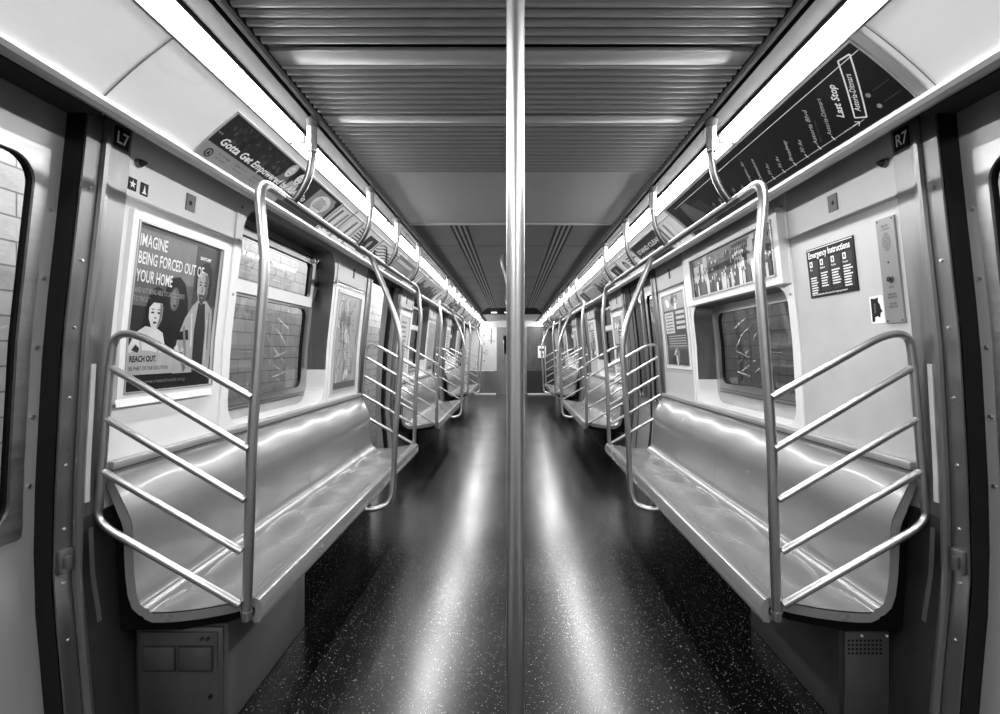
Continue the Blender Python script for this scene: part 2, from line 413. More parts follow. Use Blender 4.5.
q.add([(-.86, 11.8, ZH), (-.55, 11.8, ZH), (-.80, 12.8, ZC), (-.86, 12.8, ZC)], [(0, 1, 2, 3)], 'ceil_hi')
q.add([(.86, 11.8, ZH), (.55, 11.8, ZH), (.80, 12.8, ZC), (.86, 12.8, ZC)], [(0, 1, 2, 3)], 'ceil_hi')
cpl(-.86, .86, 12.8, Y1, ZC, 'ceil')
cpl(-1.45, 1.45, Y0, Y1, 2.40, 'dark')
struct(q.build('ceiling', None, False))
def vent(y0, n, pitch, lead, label, tail=0.0):
    t = root('ceiling_vent', (0, y0, ZC-.02), label, 'ceiling vent')
    f = MB(); prof = []
    f.box(-.722, .722, y0, y0+lead, ZC-.010, ZC+.005, 'ceil', .003)
    if tail: f.box(-.722, .722, y0+lead+n*pitch, y0+lead+n*pitch+tail, ZC-.010, ZC+.005, 'ceil', .003)
    f.build('vent_frame', t)
    for i in range(n):
        f = MB(); a = y0+lead+i*pitch; w = pitch*.70; pr = []
        for j in range(9):
            an = PI*j/8; pr.append((a+w/2-math.cos(an)*w/2, ZC+.004-math.sin(an)*.017))
        f.grid(lambda u, v: (lerp(-.72, .72, u), pr[min(8, int(round(v*8)))][0], pr[min(8, int(round(v*8)))][1]), 1, 8, 'vent')
        f.build('slat', t)
vent(1.12, 8, .040, .085, 'ribbed metal ceiling air vent nearest the viewer, at the very top')
vent(1.545, 9, .038, .075, 'middle ribbed ceiling air vent of wide slats, between two smooth bands')
vent(1.975, 14, .0415, .058, 'finely ribbed metal ceiling air vent next to the smooth ceiling panel')
# lamps
NUM = ['nearest', 'second', 'third', 'fourth', 'fifth', 'sixth', 'seventh', 'eighth', 'ninth', 'tenth', 'eleventh', 'twelfth', 'thirteenth', 'fourteenth', 'fifteenth', 'sixteenth', 'seventeenth', 'eighteenth', 'nineteenth', 'twentieth']
for sd in (-1, 1):
    i = 0; y = .70-1.4*2
    while y < Y1-.3:
        y1 = min(y+1.4, Y1-.02)
        vis = y > .5
        lab = 'glowing fluorescent strip light above the %s advertising cove, %s from the viewer' % (SN[sd], NUM[i] if vis else 'behind the camera')
        if not vis: lab = 'glowing fluorescent strip light of the %s side behind the viewer' % SN[sd]
        t = root('strip_light', (sd*.865, y, 2.16), lab, 'ceiling light', 'fluorescent strip lights')
        f = MB()
        A = (.893, 2.130); B = (.843, 2.178)
        def lf(u, v):
            c = math.sin(PI*v)*.018; return (sd*(lerp(A[0], B[0], v)-c*.7), lerp(y+.006, y1-.006, u), lerp(A[1], B[1], v)-c*.7)
        f.grid(lf, 1, 6, 'lens'); f.build('diffuser', t)
        f = MB()
        for yy in (y, y1-.006): f.box(sd*.834, sd*.894, yy, yy+.006, 2.128, 2.19, 'rail_strip')
        f.box(sd*.894, sd*.899, y, y1, 2.122, 2.134, 'rail_strip')
        f.tube([(sd*.838, y+.35, 2.178), (sd*.834, y+.35, 2.168)], .006, 'black', 8)
        f.build('housing', t)
        if vis: i += 1
        y = y1
# ------------------------------------------------------------------ windows
wn = [0]
def window(sd, k, typeB):
    b = P*k; wn[0] += 1
    off = .132
    f = MB()
    y0, y1, z0, z1 = b+WIN[0]-.02, b+WIN[1]+.02, WIN[2]-.02, (1.62 if typeB else WIN[3]+.02)
    gy0, gy1 = b+2.40, b+3.56; gz0 = (1.07 if typeB else 1.045); gz1 = 1.545 if typeB else 1.575
    oz1 = z1 if typeB else 1.59
    ringpanel(f, sd, y0, y1, z0, oz1, gy0, gy1, gz0, gz1, .06, 'lip', off, .012, 'black')
    ringpanel(f, sd, gy0-.045, gy1+.045, gz0-.045, gz1+(.03 if not typeB else .03), gy0, gy1, gz0, gz1, .06, 'steel', off-.012, .012, 'black')
    if not typeB:
        uz0, uz1 = 1.650, 1.885
        ringpanel(f, sd, y0, y1, 1.59, z1, gy0, gy1, uz0, uz1, .03, 'steel_dark', off, .012, 'black')
    o = f.build('window_%d' % wn[0]); struct(o)
    g = MB(); strip(g, sd, gy0-.01, gy1+.01, gz0-.01, gz1+.01, 'glass', off+.008, 6)
    g.build('window_glass', o)
    g = MB()    # rubber seal
    zr = z0+.03
    for dz in (.035, .055): g.box(sd*(xw(1.0)+off-.018), sd*(xw(1.0)+off), gy0-.05, gy1+.05, gz0-dz-.008, gz0-dz, 'steel_dark')
    g.build('window_track', o)
    if not typeB:
        g = MB(); strip(g, sd, gy0-.01, gy1+.01, uz0-.01, uz1+.01, 'glass', off+.008, 6); g.build('window_glass', o)
        g = MB()    # tilting vent sash, standing a little proud
        ringpanel(g, sd, gy0-.035, gy1+.035, uz0-.06, uz1+.045, gy0+.005, gy1-.01, uz0+.005, uz1-.005, .03, 'white', off-.030, .02, 'steel_dark')
        for yy in (gy0-.035, gy1+.035):
            g.grid(lambda u, v: (sd*(xw(lerp(uz0-.06, uz1+.045, v))+off-.03+.03*u), yy, lerp(uz0-.06, uz1+.045, v)), 1, 6, 'steel_dark')
        g.grid(lambda u, v: (sd*(xw(uz0-.06)+off-.03+.03*v), lerp(gy0-.035, gy1+.035, u), uz0-.06), 1, 1, 'steel_dark')
        g.build('vent_sash', o)
        g = MB()
        for yy in (gy0+.10, gy1-.04):
            g.box(sd*(xw(1.9)+off-.06), sd*(xw(1.9)+off-.028), yy-.03, yy+.03, 1.885, 1.925, 'lip', .004)
            g.tube([(sd*(xw(1.9)+off-.05), yy, 1.905), (sd*(xw(1.9)+off-.075), yy, 1.90)], .010, 'steel_dark', 10)
        g.tube([(sd*(xw(1.9)+off-.045), gy0+.10, 1.915), (sd*(xw(1.9)+off-.045), gy1-.04, 1.915)], .007, 'black', 8)
        g.tube([(sd*(xw(1.9)+off-.05), gy1-.04, 1.92), (sd*(xw(1.9)+off-.05), gy1+.07, 1.915)], .006, 'tube', 8)
        g.build('sash_latch', o)
        g = MB()
        g.add([(sd*(xw(1.7)+off-.03), gy1+.035, 1.87), (sd*(xw(1.7)+off-.03), gy1+.12, 1.87), (sd*(xw(1.7)+off-.03), gy1+.12, 1.74), (sd*(xw(1.7)+off-.03), gy1+.035, 1.62)], [(0, 1, 2, 3)], 'steel_dark')
        g.build('corner_bracket', o)
for k in range(3):
    for sd in (-1, 1): window(sd, k, sd > 0 and k == 0)
# ------------------------------------------------------------------ doors
dn = 0
for k in range(4):
    for sd in (-1, 1):
        o0, o1 = opening(k); mid = (o0+o1)/2
        dn += 1
        base = None
        f = MB(); f.box(sd*1.30, sd*1.42, o0, o1, 0, .012, 'plate')
        base = struct(f.build('door_%d' % dn))
        op = .475 if (sd < 0 and k) else 0
        for y0, y1 in ((o0-.03-op, mid-.004-op), (mid+.004+op, o1+.03+op)):
            f = MB()
            ringpanel(f, sd, y0, y1, .012, 1.99, y0+.115, y1-.115, .80, 1.82, .07, 'leaf', .058, .02, 'black', rad=4)
            leaf = f.build('door_leaf', base)
            f = MB()   # raised retaining frame
            ringpanel(f, sd, y0+.075, y1-.075, .76, 1.86, y0+.115, y1-.115, .80, 1.82, .07, 'steel', .050, .01, 'steel')
            for z in (.9, 1.1, 1.3, 1.5, 1.7):
                for yy in (y0+.05, y1-.05): f.tube([(sd*(xw(z)+.058), yy, z), (sd*(xw(z)+.053), yy, z)], .006, 'tube', 8)
            f.build('window_rim', leaf)
            f = MB(); strip(f, sd, y0+.10, y1-.10, .78, 1.84, 'glass', .068, 8); f.build('door_glass', leaf)
            f = MB(); yy = y1-.02 if y1 < mid+.01 else y0
            strip(f, sd, yy, yy+.02, .012, 1.99, 'black', .050, 12, .01)
            f.build('edge_seal', leaf)
# ------------------------------------------------------------------ end wall with its door, and the wall behind
q = MB(); e = Y1
q.box(-1.45, -.45, e, e+.06, 0, .70, 'steel_dark'); q.box(.45, 1.45, e, e+.06, 0, .70, 'dark')
q.box(-1.45, -.45, e, e+.06, .70, 2.4, 'endwhite'); q.box(.45, 1.45, e, e+.06, .70, 2.4, 'box')
q.box(-.45, .45, e, e+.06, 2.0, 2.4, 'endwhite')
q.box(-1.2, 1.2, e-.03, e, 2.02, 2.19, 'ceil')
q.box(-1.1, -.52, e-.02, e, .69, .715, 'plate')
q.box(-.62, -.60, e-.02, e, 1.5, 1.95, 'box'); q.box(.50, .52, e-.02, e, 1.5, 1.95, 'box')
for z in (1.0, 1.25, 1.5, 1.75): q.tube([(-.82, e, z), (-.82, e-.012, z)], .02, 'dark', 8)
struct(q.build('wall_end', None, False))
q = MB(); q.box(-.45, .45, e+.005, e+.05, 0, 2.0, 'steel_dark'); q.box(-.25, .25, e-.005, e+.005, 1.2, 1.75, 'void', .002)
dd = struct(q.build('door_9', None, False))
q = MB(); q.tube(fillet([(-.24, e, 1.60), (-.24, e-.06, 1.60), (-.24, e-.06, .98), (-.24, e, .98)], .04), .016, 'tube', 10); q.build('door_handle', dd)
q = MB()
for a, b in ((-1.1, -.47), (.47, 1.25)): q.box(a, b, e-.10, e, 0, .03, 'plate', .004)
trim(q)
q = MB(); q.box(-1.45, 1.45, Y0-.06, Y0, 0, 2.4, 'endwhite'); struct(q.build('wall_back'))
t = MB(); t.box(.78, 1.02, e-.06, e-.002, 1.08, 1.44, 'paper', .01); t.box(.82, .98, e-.068, e-.06, 1.30, 1.36, 'ink'); t.box(.88, .93, e-.068, e-.06, 1.16, 1.22, 'ink')
tag(t.build('control_box'), 'small white control box on the far end wall right of the end door', 'control box')
# indicator lamps on the dark ceiling slope at the far end
for x in (-.42, -.10):
    t = MB(); yy = 12.35; zz = ZH-(yy-11.8)*.08-.012
    t.box(x-.07, x+.07, yy, yy+.10, zz-.02, zz+.006, 'lens_small', .004)
    tag(t.build('ceiling_indicator'), 'tiny lit lamp on the dark far ceiling slope, %s' % ('left of its twin' if x < -.3 else 'nearest the centre pole'), 'indicator lamp')
# ------------------------------------------------------------------ outside
q = MB(); q.box(-3.1, -3.0, -6, 22, -1.2, 3.6, 'tile'); struct(q.build('wall_station_left'))
q = MB(); q.box(2.7, 2.8, -6, 22, -1.2, 3.6, 'tile_r'); struct(q.build('wall_station_right'))
q = MB(); q.box(-3.1, 2.8, -6, 22, -1.3, -1.2, 'dark'); struct(q.build('floor_trackbed'))
q = MB()
for y in (2.0, 6.6, 11.2, 15.8):
    for s in (-1, 1): pass
# ------------------------------------------------------------------ benches
SP = [(.838, .406), (.818, .410), (.811, .430), (.811, .462), (.820, .481), (.838, .489), (.862, .486), (.885, .475), (.93, .464), (1.00, .451), (1.07, .442), (1.13, .437), (1.165, .437),
      (1.174, .441), (1.181, .451), (1.196, .457), (1.208, .467), (1.219, .50), (1.226, .56), (1.229, .62), (1.231, .68), (1.233, .715), (1.240, .742), (1.254, .775), (1.275, .822), (1.296, .865), (1.312, .890), (1.325, .900), (1.328, .900)]
def offprof(pr, d):
    out = []
    for i, p in enumerate(pr):
        a = pr[max(i-1, 0)]; b = pr[min(i+1, len(pr)-1)]; dx, dz = b[0]-a[0], b[1]-a[1]; l = math.hypot(dx, dz)
        out.append((p[0]+dz/l*d, p[1]-dx/l*d))
    return out
def bench(sd):
    t = root('bench_seat', (sd*1.1, 3.13, 0), '', 'bench')
    Ya, Yb = 1.69, 4.52; n = 96
    inner = [(.838+.008, .420), (.834, .440), (.836, .455), (.845, .460), (.862, .455)] + offprof(SP, .030)[7:-5] + [(1.324, .87)]
    top = SP
    f = MB()
    def sc(y, i):
        """seat contour: six shallow places"""
        ph = (y-Ya)/((Yb-Ya)/6.0); w = math.cos(2*PI*ph)   # 1 at the borders between places
        x, z = top[i]
        if 8 <= i <= 12: z += .004*w
        if 20 <= i <= 26: x -= .0035*w*(1-abs(i-23)/4.0)
        return x, z
    f.grid(lambda u, v: (lambda i, y: (sd*sc(y, i)[0], y, sc(y, i)[1]))(int(round(v*(len(top)-1))), lerp(Ya, Yb, u)), n, len(top)-1, 'seat')
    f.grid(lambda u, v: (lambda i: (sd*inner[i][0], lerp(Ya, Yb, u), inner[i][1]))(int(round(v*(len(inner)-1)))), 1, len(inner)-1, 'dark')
    for y in (Ya, Yb):
        pts = top+inner[::-1]
        f.poly(([(sd*a, y, b) for a, b in pts], pts), 'seat_edge')
    f.build('seat_shell', t)
    f = MB()   # joint between the two mouldings
    for yy in (3.13,):
        for i in range(len(top)-1):
            a, b = top[i], top[i+1]
            a = (a[0]-.001, a[1]+.001); b = (b[0]-.001, b[1]+.001)
            if i < 4: continue
            f.add([(sd*a[0], yy-.002, a[1]), (sd*a[0], yy+.002, a[1]), (sd*b[0], yy+.002, b[1]), (sd*b[0], yy-.002, b[1])], [(0, 1, 2, 3)], 'black')
    f.build('seat_joint', t)
    f = MB()   # ledge between seat back and wall
    f.box(sd*1.300, sd*1.330, Ya+.01, Yb-.01, .900, .928, 'lip', .005)
    f.build('back_ledge', t)
    for y in (Ya+.04, Yb-.07):  # black bracket, filled out to paint in the shade between seat and wall
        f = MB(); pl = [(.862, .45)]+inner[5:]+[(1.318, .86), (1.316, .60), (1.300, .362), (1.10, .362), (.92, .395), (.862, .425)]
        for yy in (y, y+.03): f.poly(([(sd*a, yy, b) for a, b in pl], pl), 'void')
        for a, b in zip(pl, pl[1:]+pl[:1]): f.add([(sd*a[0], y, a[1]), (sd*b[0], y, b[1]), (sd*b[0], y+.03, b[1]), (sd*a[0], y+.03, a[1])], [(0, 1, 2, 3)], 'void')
        f.build('seat_bracket_and_shade', t)
    f = MB(); f.box(sd*1.20, sd*1.275, 2.50, 4.44, .0, .33, 'void', .01)  # black riser panel that paints in the shade under the seat
    f.build('under_seat_shade', t)
    return t
BL = {(-1, 0): 'long moulded grey bench in the left foreground under the two-part window', (-1, 1): 'moulded grey bench on the left between the first and second far doors', (-1, 2): 'farthest moulded grey bench on the left side',
      (1, 0): 'long moulded grey bench in the right foreground under the framed crowd picture', (1, 1): 'moulded grey bench on the right between the first and second far doors', (1, 2): 'farthest moulded grey bench on the right side'}
for sd in (-1, 1):
    t = bench(sd); t['label'] = BL[(sd, 0)]; t['group'] = 'bench seats'
    for k in (1, 2): dup(t, P*k, BL[(sd, k)])
# ------------------------------------------------------------------ grab rails
RX, RZ = .835, 1.854
def rails(sd):
    t = root('grab_rail_frame', (sd*.83, 3.13, 0), '', 'grab rail')
    S = lambda pts: [(sd*p[0], p[1], p[2]) for p in pts]
    f = MB(); f.tube(S([(RX, 1.88, RZ), (RX, 4.38, RZ)]), .0155, 'tube_dark', 14); f.build('hand_rail', t)
    for y, d in ((1.672, 1), (4.537, -1)):
        f = MB(); up = spline([(.852, y, .44), (.841, y, .80), (.835, y, 1.0), (.812, y, 1.33), (.799, y, 1.50), (.795, y, 1.60)], 4)
        hook = fillet([(.795, y, 1.60), (.818, y+.004*d, 1.846), (RX, y+.215*d, RZ)], [0, .10, 0], 10)
        f.tube(S(list(up)[:-1]+hook), .0165, 'tube', 14)
        f.tube(S([(.852, y, .455), (.853, y, .425)]), [.019, .015], 'tube', 14)
        f.build('stanchion', t)
    f = MB(); y = 3.08
    low = fillet([(.87, 2.99, .385), (.80, 3.01, .372), (.705, 3.06, .395), (.697, y, .60)], [0, .03, .10, 0], 8)
    up = spline([(.697, y, .60), (.689, y, .80), (.668, y, 1.10), (.657, y, 1.29), (.676, y, 1.44), (.745, y, 1.64), (RX, y, RZ)], 6)
    f.tube(S(low[:-1]+list(up)), .0165, 'tube', 14)
    f.tube(S([(.885, 2.985, .382), (.862, 2.992, .385)]), [.019, .019], 'tube', 12)
    f.build('stanchion', t)
    for y in (1.98, 2.80, 3.47, 4.25):
        f = MB(); pts = spline([(.760, y, 2.06), (.761, y, 2.02), (.774, y, 1.955), (.803, y, 1.895), (RX, y, RZ)], 5)
        f.tube(S(pts), .014, 'tube_dark', 12)
        h = f.build('hanger', t)
        f = MB(); f.tube(S([(.760, y, 2.140), (.760, y, 2.052)]), .0185, 'sleeve', 14)
        f.tube(S([(.760, y, 2.054), (.760, y, 2.048)]), .0195, 'tube', 14)
        f.tube(S([(.760, y, 2.178), (.760, y, 2.140)]), [.024, .0185], 'rail_strip', 14)
        f.build('sleeve', h)
    for y in (1.658, 4.552):
        f = MB()
        path = fillet([(.830, y, 1.142), (1.262, y, 1.383), (1.283, y, 1.22), (1.314, y, .82), (1.324, y, .742), (.866, y, .480)], [0, .15, .02, .02, .08, 0], 10)
        f.tube(S(path), .0125, 'tube', 12)
        g = f.build('guard_frame', t)
        for a, b in (((1.282, 1.240), (.840, .978)), ((1.295, 1.075), (.852, .814)), ((1.307, .908), (.862, .650))):
            f = MB(); f.tube(S([(a[0], y, a[1]), (b[0], y, b[1])]), .0115, 'tube', 12); f.build('crossbar', g)
        f = MB(); ys = y-.05 if y < 3 else y+.03
        f.grid(lambda u, v: (sd*(xw(lerp(.82, 1.25, v))-.018), ys+.018*u, lerp(.82, 1.25, v)), 1, 6, 'panel')
        f.grid(lambda u, v: (sd*(xw(lerp(.82, 1.25, v))-.018+.006*u), ys, lerp(.82, 1.25, v)), 1, 6, 'panel')
        f.grid(lambda u, v: (sd*(xw(lerp(.82, 1.25, v))-.018+.006*u), ys+.018, lerp(.82, 1.25, v)), 1, 6, 'panel')
        f.grid(lambda u, v: (sd*(xw(lerp(.45, .74, v))-.03+.03*(1-v)*0-.018*(1-v)), ys+.018*u, lerp(.45, .74, v)), 1, 6, 'rail_strip')
        f.build('mounting_strip', g)
    return t
RL = {(-1, 0): 'bright tubular grab rail frame round the left foreground bench', (-1, 1): 'tubular grab rail frame round the middle bench on the left', (-1, 2): 'farthest tubular grab rail frame on the left side',
      (1, 0): 'bright tubular grab rail frame round the right foreground bench', (1, 1): 'tubular grab rail frame round the middle bench on the right', (1, 2): 'farthest tubular grab rail frame on the right side'}
for sd in (-1, 1):
    t = rails(sd); t['label'] = RL[(sd, 0)]; t['group'] = 'grab rail frames round the benches'
    for k in (1, 2): dup(t, P*k, RL[(sd, k)])
# ------------------------------------------------------------------ centre poles
t = root('grab_pole', (.0075, 1.02, 0), 'polished steel grab pole in the middle, floor to ceiling', 'grab pole')
f = MB(); f.tube([(.0075, 1.02, .0), (.0075, 1.02, 2.186)], .0178, 'tube', 32); f.build('pole', t)
f = MB(); f.tube([(.0075, 1.02, .0), (.0075, 1.02, .03)], [.05, .03], 'steel', 24); f.tube([(.0075, 1.02, 2.15), (.0075, 1.02, 2.189)], [.03, .05], 'steel', 24); f.build('flange', t)
for k, lab in ((1, 'second grab pole with splayed top, mostly hidden behind the nearest pole'), (2, 'farthest grab pole with splayed top, hidden behind the nearest pole')):
    y = 1.05+P*k
    t = root('grab_pole', (.0, y, 0), lab, 'grab pole')
    f = MB(); f.tube([(0, y, 0), (0, y, ZH-.002)], .0178, 'steel_dark', 16); f.build('pole', t)
    for a in (math.radians(190), math.radians(310), math.radians(70)):
        c, s = math.cos(a), math.sin(a)
        f = MB(); f.tube(spline([(c*.10, y+s*.10, ZH-.002), (c*.10, y+s*.10, 2.18), (c*.065, y+s*.065, 2.05), (c*.03, y+s*.03, 1.88), (0, y, 1.78)], 5), .014, 'steel_dark', 10); f.build('branch', t)
# ------------------------------------------------------------------ under-seat cabinets
t = root('electrical_cabinet', (-1.14, 1.78, 0), 'grey metal electrical cabinet with hinged front under the left foreground bench', 'cabinet')
f = MB(); f.box(-.97, -1.27, 1.78, 2.44, 0, .358, 'box', .006); f.build('body', t)
f = MB(); f.box(-.985, -1.28, 1.772, 1.78, .02, .348, 'steel_dark', .003); f.box(-1.00, -1.265, 1.764, 1.772, .03, .335, 'box', .003)
f.tube([(-1.03, 1.764, .315), (-1.03, 1.757, .315)], .006, 'dark', 10); f.tube([(-1.05, 1.764, .315), (-1.05, 1.757, .315)], .006, 'dark', 10)
f.tube([(-1.02, 1.764, .12), (-1.02, 1.757, .12)], .007, 'ink', 10); d = f.build('door', t)
f = MB(); f.box(-1.012, -1.13, 1.758, 1.765, .205, .292, 'dark', .003); f.box(-1.016, -1.126, 1.756, 1.759, .210, .287, 'box', .002)
f.box(-1.138, -1.25, 1.758, 1.765, .205, .292, 'dark', .003); f.box(-1.142, -1.246, 1.756, 1.759, .210, .287, 'box', .002); f.build('inset_panel', d)
t = root('vented_cabinet', (1.2, 1.78, 0), 'grey metal cabinet with a grid of round holes under the right foreground bench', 'cabinet')
f = MB(); f.box(1.12, 1.27, 1.78, 2.44, 0, .345, 'dark', .006); f.build('body', t)
f = MB(); f.box(1.135, 1.286, 1.770, 1.78, .0, .335, 'box', .003)
for x in (1.19, 1.275): f.tube([(x, 1.770, .322), (x, 1.765, .322)], .004, 'paper', 8)
fp = f.build('front_plate', t)
f = MB()
for i in range(9):
    for j in range(4): f.tube([(1.147+i*.0135, 1.7695, .305-j*.0145), (1.147+i*.0135, 1.7685, .305-j*.0145)], .0042, 'ink', 8)
f.build('vent_holes', fp)
# ------------------------------------------------------------------ small plates and signs on the walls
def wall_thing(name, sd, y0, z0, w, h, label, cat, m='ink', th=.004):
    t = root(name, (sd*xw(z0+h/2), y0, z0), label, cat); mp = WM(sd, y0, z0, 0)
    f = MB(); slab(f, mp, 0, w, 0, h, m, -.002, th); b = f.build('plate', t)
    return t, b, mp
for sd in (-1, 1):
    y0 = 1.612 if sd < 0 else 1.672
    t = root('car_end_sign', (sd*1.25, y0, 1.93), 'small dark %s sign on the %s door post' % ('L7' if sd < 0 else 'R7', SN[sd]), 'sign')
    mp = WM(sd, y0, 1.93, .012); f = MB(); slab(f, mp, 0, .06, 0, .062, 'ink', -.001, .003); b = f.build('plate', t)
    f = MB(); textmb(f, mp, 'L7' if sd < 0 else 'R7', .006, .012, .052, 'paper', .0036, width=.048, bold=.02); f.build('lettering', b)
    z = 1.917; y = 1.735
    t = root('ceiling_bumper', (sd*xw(z), y, z), 'small dark round knob high on the %s wall panel' % SN[sd], 'knob'); t.name = 'round_knob'; OFF[t.name] = Vector((sd*xw(z), y, z))
    f = MB(); f.tube([(sd*(xw(z)), y, z), (sd*(xw(z)-.012), y, z)], [.016, .014], 'steel_dark', 14); f.tube([(sd*(xw(z)-.012), y, z), (sd*(xw(z)-.032), y, z)], [.013, .004], 'dark', 14); f.build('knob_body', t)
    t, b, mp = wall_thing('switch_plate', sd, 2.0 if sd < 0 else 2.055, 1.835, .055, .064, 'small grey key switch plate high on the %s wall panel' % SN[sd], 'switch plate', 'box')
    f = MB(); f.tube([mp(.0275, .032, .003), mp(.0275, .032, .009)], .008, 'steel_dark', 12); f.tube([mp(.0275, .032, .009), mp(.0275, .032, .0095)], .004, 'ink', 10); f.build('key_lock', b)
# star and triangle
t, b, mp = wall_thing('star_sign', -1, 1.702, 1.822, .036, .040, 'tiny black square sign with a white star on the left wall panel', 'sign', 'ink', .0025)
f = MB(); pts = [(.018+.015*(1 if i % 2 == 0 else .42)*math.sin(2*PI*i/10), .020+.015*(1 if i % 2 == 0 else .42)*math.cos(2*PI*i/10)) for i in range(10)]
pshape(f, mp, pts, 'paper', .003); f.build('star', b)
t, b, mp = wall_thing('triangle_sign', -1, 1.757, 1.820, .036, .042, 'tiny black square sign with a white triangle on the left wall panel', 'sign', 'ink', .0025)
f = MB(); pshape(f, mp, [(.006, .006), (.030, .006), (.024, .012), (.018, .037), (.012, .012)], 'paper', .003); f.build('triangle', b)
# emergency instructions (right)
t, b, mp = wall_thing('emergency_sign', 1, 2.235, 1.515, .305, .205, 'black Emergency Instructions sign with four white text columns on the right wall', 'sign', 'ink', .004)
f = MB(); textmb(f, mp, 'Emergency Instructions', .012, .166, .036, 'paper', .005, width=.272, bold=.025)
prect(f, mp, .004, .301, .198, .201, 'paper', .005)
for i in range(4):
    a = .012+i*.073; prect(f, mp, a, a+.062, .022, .155, 'g1', .0046)
    prect(f, mp, a+.006, a+.026, .128, .152, 'paper', .0052); prect(f, mp, a+.012, a+.020, .133, .147, 'ink', .0056)
    textmb(f, mp, ['Fire', 'Medical', 'Police', 'Evacuation'][i], a+.004, .114, .011, 'paper', .0052, width=.03 if i else .018, bold=.01)
    z = .104
    rows = [7, 6, 6, 8][i]; z = [.085, .098, .100, .104][i]
    for r in range(rows):
        w = R.uniform(.038, .054); prect(f, mp, a+.004, a+.004+w, z-.0055, z, 'g7', .0052); z -= .0105
textmb(f, mp, 'Follow the instructions of the crew and emergency personnel', .014, .009, .011, 'paper', .005, width=.23, bold=.01)
f.build('lettering', b)
# intercom (right)
t, b, mp = wall_thing('intercom_panel', 1, 1.800, 1.385, .083, .355, 'narrow stainless passenger intercom panel beside the right door post', 'intercom', 'plate_grey', .008)
f = MB()
for i in range(11):
    for j in range(11):
        if (i-5)**2+(j-5)**2 < 30: f.tube([mp(.024+i*.0036, .245+j*.0058, .0082), mp(.024+i*.0036, .245+j*.0058, .0088)], .0013, 'dark', 5)
f.build('speaker_grille', b)
f = MB(); f.tube([mp(.042, .148, .008), mp(.042, .148, .014)], .013, 'steel_dark', 16); f.tube([mp(.042, .148, .014), mp(.042, .148, .017)], .009, 'ink', 16)
f.tube([mp(.040, .205, .008), mp(.040, .205, .010)], .003, 'ink', 8); f.build('push_button', b)
f = MB()
for tx, z, w in (('EMERGENCY', .325, .034), ('INTERCOM', .314, .034), ('TO TALK', .118, .026), ('PRESS AND', .094, .036), ('RELEASE BUTTON', .084, .044), ('WAIT FOR', .062, .032), ('STEADY LIGHT', .052, .040)):
    textmb(f, mp, tx, .042-w/2, z, .009, 'g1', .009, width=w, bold=.01)
for a, z in ((.008, .347), (.075, .347), (.008, .008), (.075, .008)): f.tube([mp(a, z, .008), mp(a, z, .010)], .0028, 'dark', 8)
f.build('lettering', b)
t, b, mp = wall_thing('sticker', 1, 1.882, 1.388, .068, .098, 'worn white sticker with a torn black picture beside the intercom panel', 'sticker', 'paper', .002)
f = MB(); pshape(f, mp, [(.006, .006), (.020, .008), (.022, .022), (.034, .026), (.046, .020), (.052, .036), (.062, .042), (.055, .050), (.052, .066), (.044, .075), (.046, .092), (.030, .088), (.008, .090)], 'ink', .0026)
pshape(f, mp, [(.020, .034), (.030, .036), (.032, .07), (.022, .074)], 'g3', .003); f.build('picture', b)
# tiny black emblems on the far panels
for sd in (-1, 1):
    for k in range(3):
        t, b, mp = wall_thing('notice_decal', sd, P*k+4.10 if sd < 0 else P*k+4.14, 1.865, .035, .075, 'tiny black upright notice decal above the %s %s map panel' % (['nearest', 'second', 'farthest'][k], SN[sd]), 'decal', 'ink', .002)
        f = MB(); prect(f, mp, .008, .027, .045, .062, 'g4', .0025); prect(f, mp, .008, .027, .012, .018, 'g4', .0025); f.build('print', b)
        if k > 0:
            t, b, mp = wall_thing('notice_decal', sd, P*k+1.98 if sd < 0 else P*k+2.02, 1.85, .045, .09, 'tiny black notice decal on the near end panel of the %s %s bench' % (['', 'middle', 'farthest'][k], SN[sd]), 'decal', 'ink', .002)
            f = MB(); prect(f, mp, .012, .033, .05, .07, 'g4', .0025); f.build('print', b)
# ------------------------------------------------------------------ framed posters
def framed(name, sd, y0, z0, w, h, fw, label, cat, frame='white', hh=.016, bg='g4'):
    t = root(name, (sd*xw(z0), y0, z0), label, cat); mp = WM(sd, y0, z0)
    f = MB()
    for a0, a1, b0, b1 in ((-fw, w+fw, -fw, 0), (-fw, w+fw, h, h+fw), (-fw, 0, 0, h), (w, w+fw, 0, h)):
        slab(f, mp, a0, a1, b0, b1, frame, -.002, hh, 1, 6)
    for a0, a1, b0, b1 in ((-.006, w+.006, -.006, 0), (-.006, w+.006, h, h+.006), (-.006, 0, 0, h), (w, w+.006, 0, h)):
        slab(f, mp, a0, a1, b0, b1, 'lip', hh-.001, hh+.003, 1, 6)
    f.build('frame', t)
    f = MB(); prect(f, mp, 0, w, 0, h, bg, .004, 1, 6); p = f.build('print', t)
    return t, p, mp
def ell(cx, cy, rx, ry, n=18, rot=0): return [(cx+rx*math.cos(2*PI*i/n)*math.cos(rot)-ry*math.sin(2*PI*i/n)*math.sin(rot), cy+rx*math.cos(2*PI*i/n)*math.sin(rot)+ry*math.sin(2*PI*i/n)*math.cos(rot)) for i in range(n)]
t, p, mp = framed('campaign_poster', -1, 1.755, 1.148, .505, .580, .034, 'framed campaign poster with three people headed IMAGINE on the left wall', 'poster', bg='g3')
f = MB()
H = .0046
prect(f, mp, 0, .505, .40, .565, 'g4', H); prect(f, mp, .34, .505, .33, .565, 'g2', H+.0003); prect(f, mp, 0, .12, .12, .30, 'g1', H+.0002)
prect(f, mp, .0, .505, 0, .12, 'g0', H+.0003)
mp_ = mp; mp = lambda a, b, h=0: mp_(a, b+.055, h)
